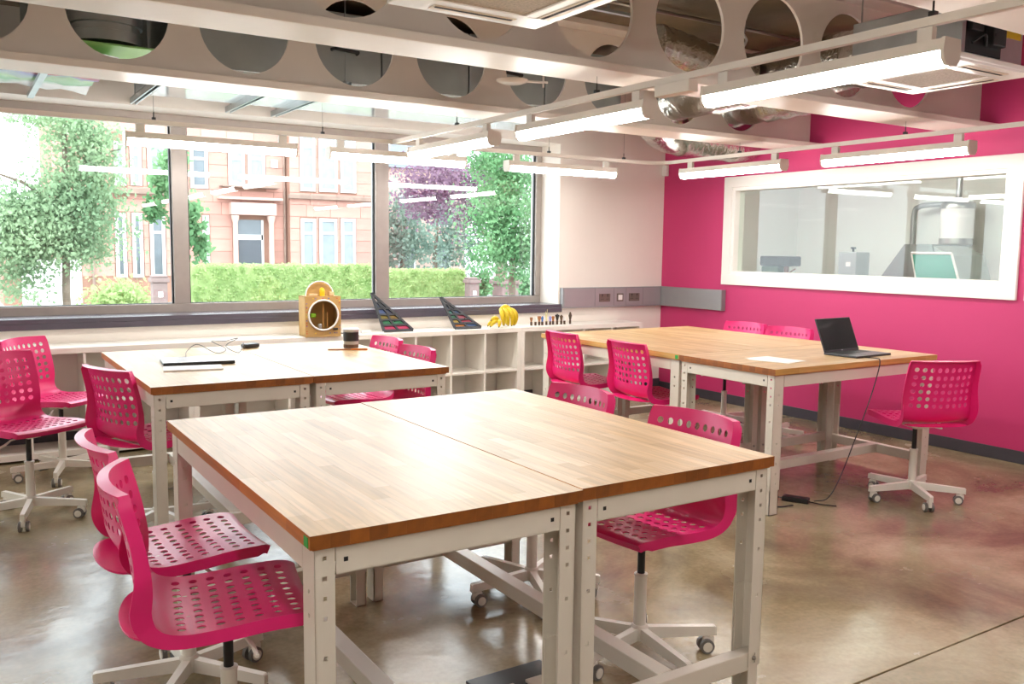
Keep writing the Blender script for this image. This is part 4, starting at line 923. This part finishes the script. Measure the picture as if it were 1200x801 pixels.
# hedges and pillars
def hedge(px0, px1, ptop, Y, label, seed):
    a, b = aty(px0, ptop, Y), aty(px1, ptop, Y); zt = (a.z+b.z)/2
    t = thing('hedge', ((a.x+b.x)/2, Y, GZ), label, 'hedge'); L2 = (b.x-a.x)/2; H_ = zt-GZ
    core = MB().bbox(-L2, L2, -.32, .32, 0, H_-.05, .08).build('hedge_core', M_hedge, t)
    n = int(1500*L2); rnd = random.Random(seed); mb = MB()
    for _ in range(n):
        x = rnd.uniform(-L2, L2); z = rnd.uniform(.3, H_)
        y = -.36+rnd.gauss(0, .03) if rnd.random() < .72 else rnd.uniform(-.36, .36)
        if y > -.28: z = H_+rnd.gauss(0, .025)-.03
        s_ = rnd.uniform(.05, .10); v = Vector((rnd.gauss(0, 1), rnd.gauss(0, 1), rnd.gauss(0, 1))).normalized(); w_ = v.orthogonal().normalized()*s_*.5; v *= s_*.6; p = Vector((x, y, z))
        mb.add([p-v, p+w_, p+v, p-w_], [(0, 1, 2, 3)])
    o = mb.build('hedge_leaves', M_hedge, t); o['kind'] = 'stuff'
hedge(222, 447, 309.5, 30, 'clipped light green hedge in front of the sandstone house', 9)
hedge(450, 541, 315, 30, 'clipped light green hedge seen through the right window pane', 10)
def pillar(px0, px1, ptop, Y, label, cap=True):
    a, b = aty(px0, ptop, Y), aty(px1, ptop, Y); w2 = (b.x-a.x)/2; t = thing('gate_pillar', ((a.x+b.x)/2, Y-.5, GZ), label, 'pillar', 'stone gate pillars across the street'); H_ = a.z-GZ
    Mp = mat('pillar_stone', '7d6a66', .85, var=.12, scale=5)
    MB().bbox(-w2, w2, -w2, w2, 0, H_, .03).build('shaft', Mp, t)
    c = MB(); c.bbox(-w2*1.25, w2*1.25, -w2*1.25, w2*1.25, H_, H_+.14, .03); c.bbox(-w2*1.1, w2*1.1, -w2*1.1, w2*1.1, H_+.14, H_+.22, .05); c.build('capstone', Mp, t)
    B(-w2*.3, w2*.3, -w2-.012, -w2, H_-.45, H_-.28).build('number_plate', M_paper, t)
pillar(174, 191, 330, 29.5, 'grey stone gate pillar left of the hedge')
pillar(540, 551, 331, 29.5, 'slim stone gate pillar at the right end of the hedge')
pillar(575, 594, 332, 29.5, 'broad stone gate pillar under the green tree')
def bush(px, py, Y, w_, h_, n, label, seed, m):
    b = px_blob(px, py, Y, w_, h_); t = thing('bush', (b[0], Y, GZ), label, 'bush', 'bushes across the street')
    f = leaves('foliage', [b], n, .16, m, None, seed); f.parent = t; f.location = -t.location
    q = MB(); q.tube([(0, 0, 0), (0, 0, b[2]-GZ)], .04, n=6); q.build('stem', M_bark, t)
bush(138, 350, 32, 34, 18, 1800, 'round light green bush before the sandstone house', 31, M_hedge)
bush(563, 335, 31, 14, 16, 900, 'small green bush between the two right gate pillars', 32, M_l2)
bush(612, 335, 31, 14, 18, 900, 'small green bush right of the broad gate pillar', 33, M_l2)
# sandstone house
YH = 46
M_stone = mat('sandstone', 'b5877a', .85, var=.09, scale=1.2, objvar=.10); M_stone2 = mat('sandstone_wall', '96705f', .9, var=.08, scale=1)
M_trimstone = mat('sandstone_trim', 'c2a094', .8, var=.06, scale=1); M_ledge = mat('weathered_ledge', '8a7468', .9, var=.2, scale=2)
M_curtain = mat('curtained_pane', '868e92', .4, var=.08, scale=3); M_dpane = mat('dark_pane', '5f666c', .15, var=.15, scale=1.5); M_wframe = mat('sash_white', 'c6c4c2', .5, var=.01)
hs = thing('sandstone_house', (0, YH, GZ), 'red sandstone house with bay windows and columned door across the street', 'house')
def XZ(px, py, Y=YH): v = aty(px, py, Y); return v.x, v.z-GZ
rects = []   # window openings  (px rect, transom py or None, pane material)
for a in (((134, 149.6, 249, 325), 269, M_dpane), ((154, 169, 249, 325), 269, M_dpane), ((175, 195, 249, 325), 269, M_dpane),
          ((132.6, 148, 165, 217.5), 190, M_curtain), ((151.5, 166.6, 165, 217.5), 190, M_curtain), ((172, 196, 165, 217.5), 190, M_curtain),
          ((237, 246, 252, 308), 274, M_dpane), ((222, 244, 170, 221), 196, M_dpane), ((267, 287, 172, 218), 196, M_curtain), ((290, 311, 172, 218), 196, M_curtain),
          ((348, 366, 256, 312), 274, M_curtain), ((369.5, 390.5, 256, 312), 274, M_curtain), ((394.5, 412, 256, 312), 274, M_curtain),
          ((346.5, 365, 150, 225), 182, M_curtain), ((368.5, 390.5, 150, 226), 182, M_curtain), ((393.5, 412, 150, 227), 182, M_curtain)):
    rects.append(a)
x_l, x_m, x_r = XZ(64, 280)[0], XZ(336, 280)[0], XZ(431, 280)[0]
ZT = XZ(300, 100)[1]
op = []
for (r_, tz, pm) in rects:
    bay = r_[0] > 340
    x0, z1 = XZ(r_[0], r_[2]); x1, z0 = XZ(r_[1], r_[3]); op.append((x0, x1, z0, z1, tz, pm, bay))
dx0, dz1 = XZ(272, 256); dx1, _ = XZ(316, 256); op_door = (dx0, dx1, 0, dz1)
B(x_l, x_m, .05, 6, 0, ZT).build('wall', M_stone2, hs); B(x_m, x_r, -.55, 6, 0, ZT).build('bay_wall', M_stone2, hs)
# ashlar blocks, one object each, sharing one unit mesh
UB = MB().bbox(-.5, .5, 0, 1, -.5, .5, .012).mesh('stone_block', M_stone)
def blocks(xa, xb, yf, holes, seed, ch=.62, ZT=ZT):
    rnd = random.Random(seed); z = 1.3; r_ = 0
    while z < ZT-.01:
        zt = min(z+ch, ZT); spans = [(xa, xb)]
        for (hx0, hx1, hz0, hz1) in holes:
            if hz0 < zt-.02 and hz1 > z+.02:
                ns = []
                for a, b in spans:
                    if hx1 <= a or hx0 >= b: ns.append((a, b)); continue
                    if hx0-a > .06: ns.append((a, hx0))
                    if b-hx1 > .06: ns.append((hx1, b))
                spans = ns
        for a, b in spans:
            x = a-(rnd.uniform(.2, .9) if (b-a) > 1.4 else 0)
            while x < b-.02:
                x2 = x+rnd.uniform(1.1, 1.8) if (b-a) > 1.4 else b
                if b-x2 < .4: x2 = b
                u0, u1 = max(x, a), min(x2, b)
                if u1-u0 > .05:
                    o = obj('stone_block', UB, hs, ((u0+u1)/2, yf, (z+zt)/2)); o.scale = (u1-u0-.02, .05, zt-z-.02); o.location.y = yf-.03-rnd.uniform(0, .012)
                x = x2
        z = zt; r_ += 1
mg = .04
gdx0, gdz1 = XZ(24, 303); gdx1, _ = XZ(95, 303)
B(gdx0, gdx1, -.02, .04, 0, gdz1).build('garage_door', M_whitegloss, hs)['label'] = 'plain white garage door'
q = MB(); xx = XZ(107, 250)[0]; q.cyl((xx, -.08, .5), (xx, -.08, ZT), .07, n=8); q.build('drain_pipe', M_ledge, hs)
blocks(x_l, x_m, .05, [(gdx0-.02, gdx1+.02, 0, gdz1+.02)]+[(a-mg, b+mg, c-mg, d+mg) for a, b, c, d, _, _, bay in op if not bay]+[op_door], 1)
zg = XZ(40, 290)[1]; xg = XZ(2, 300)[0]; B(xg, x_l, .05, 6, 0, zg).build('garage_wall', M_stone2, hs); B(xg-.1, x_l, -.1, 6, zg, zg+.15).build('garage_coping', M_ledge, hs)
blocks(xg, x_l, .05, [(gdx0-.02, gdx1+.02, 0, gdz1+.02)], 3, ZT=zg)
blocks(x_m, x_r, -.55, [(a-mg, b+mg, c-mg, d+mg) for a, b, c, d, _, _, bay in op if bay], 2)
for a, b, c, d, tz, pm, bay in op:
    yf = -.55 if bay else .05
    wn = MB(); f_ = .16
    for q in ((a, a+f_, c+f_, d-f_), (b-f_, b, c+f_, d-f_), (a, b, c, c+f_), (a, b, d-f_, d)): wn.box(q[0], q[1], yf-.10, yf+.02, q[2], q[3])
    if tz:
        zz = XZ((0 if not bay else 0)+300, tz)[1]; zz = c+(d-c)*.70; wn.box(a+f_, b-f_, yf-.09, yf+.01, zz-.07, zz+.07)
    wo = wn.build('window_frame', M_wframe, hs); B(a+.02, b-.02, yf-.05, yf-.03, c+.02, d-.02).build('pane', pm, wo)
def hbox(name, px0, px1, py0, py1, y0, y1, m):
    a, z1 = XZ(px0, py0); b, z0 = XZ(px1, py1); return MB().bbox(a, b, y0, y1, z0, z1, .03).build(name, m, hs)
hbox('ledge', 117, 199, 219, 229, -.45, .04, M_ledge); hbox('ledge', 257, 324, 217, 222, -.6, .04, M_ledge)
hbox('lintel', 268, 321, 237, 253, -.5, .04, M_trimstone); hbox('ledge', 254, 328, 230, 236, -.55, .04, M_trimstone); hbox('ledge', 333, 430, 228, 237, -.85, -.56, M_ledge); hbox('lower_ledge', 333, 430, 244, 248, -.75, -.56, M_trimstone) if False else None
for p0, p1 in ((270.5, 277), (312.5, 319)):
    a, _ = XZ(p0, 259); b, _ = XZ(p1, 259); zt = XZ(300, 253)[1]; c = MB(); r_ = (b-a)/2; c.lathe([(r_*1.1, 0), (r_, .2), (r_*.92, zt-.35), (r_*1.3, zt-.2), (r_*1.5, zt)], ((a+b)/2, -.3, 0), n=14); c.build('column', M_trimstone, hs, 40)
a, zt_ = XZ(278, 257); b, zb = XZ(306, 275); dz = XZ(300, 281)[1]
door = MB(); door.box(a, b, -.02, .04, 0, dz); door.build('front_door', mat('door_dark', '4a4e55', .35, var=.15), hs)
B(a, b, -.02, .04, zb, zt_).build('fanlight', M_dpane, hs); B(a-.08, b+.08, -.05, .045, dz, zb).build('door_transom', M_wframe, hs); B(b, b+.12, -.05, .045, 0, zt_).build('door_jamb', M_wframe, hs); B(a-.12, a, -.05, .045, 0, zt_).build('door_jamb', M_wframe, hs)
hbox('alarm_box', 317, 325, 187, 197, -.12, .03, M_wframe); 
q = MB(); xx = XZ(333, 250)[0]; q.cyl((xx, -.08, .5), (xx, -.08, ZT), .06, n=8); q.build('drain_pipe', M_ledge, hs)
# neighbour house at right
nh = thing('neighbour_house', (aty(500, 300, 58).x, 58, GZ), 'pale neighbouring house with dark roof behind the purple tree', 'house'); a = aty(468, 197, 58); b = aty(560, 197, 58); w2 = (b.x-a.x)/2; hz = a.z-GZ
MB().bbox(-w2, w2, 0, 6, 0, hz, .05).build('wall', M_trimstone, nh)
MB().add([(-w2-.6, -.6, hz), (w2+.6, -.6, hz), (w2+.6, 6.6, hz), (-w2-.6, 6.6, hz), (-w2+2, 3, hz+2.2), (w2-2, 3, hz+2.2)], [(0, 1, 5, 4), (1, 2, 5), (2, 3, 4, 5), (3, 0, 4), (3, 2, 1, 0)]).build('roof', mat('slate', '5c6068', .7, var=.1), nh)
for dx in (-w2*.5, w2*.4):
    for z in (.9, 4.4): f = B(dx-.7, dx+.7, -.06, .0, z, z+2.2).build('window_frame', M_wframe, nh); B(dx-.55, dx+.55, -.08, -.06, z+.15, z+2.05).build('pane', M_dpane, f)

# open floor box under the front table, small device under the window table
fb_ = thing('floor_box', (1.65, 2.46, 0), 'black open floor box with pale sockets under the front table', 'floor box')
MB().bbox(-.16, .16, -.15, .15, 0, .012, .003).build('box_frame', M_black, fb_)
for x in (-.07, .05): MB().bbox(x-.035, x+.035, -.05, .03, .0125, .024, .004).build('socket', mat('socket_cream', 'cfc3b4', .5, var=.04), fb_)
q = MB(); q.bbox(1.40, 1.48, 5.05, 5.17, 0, .03, .006); tag(q.build('small_floor_device', M_whitegloss), 'small white device on the floor under the window table', 'device')
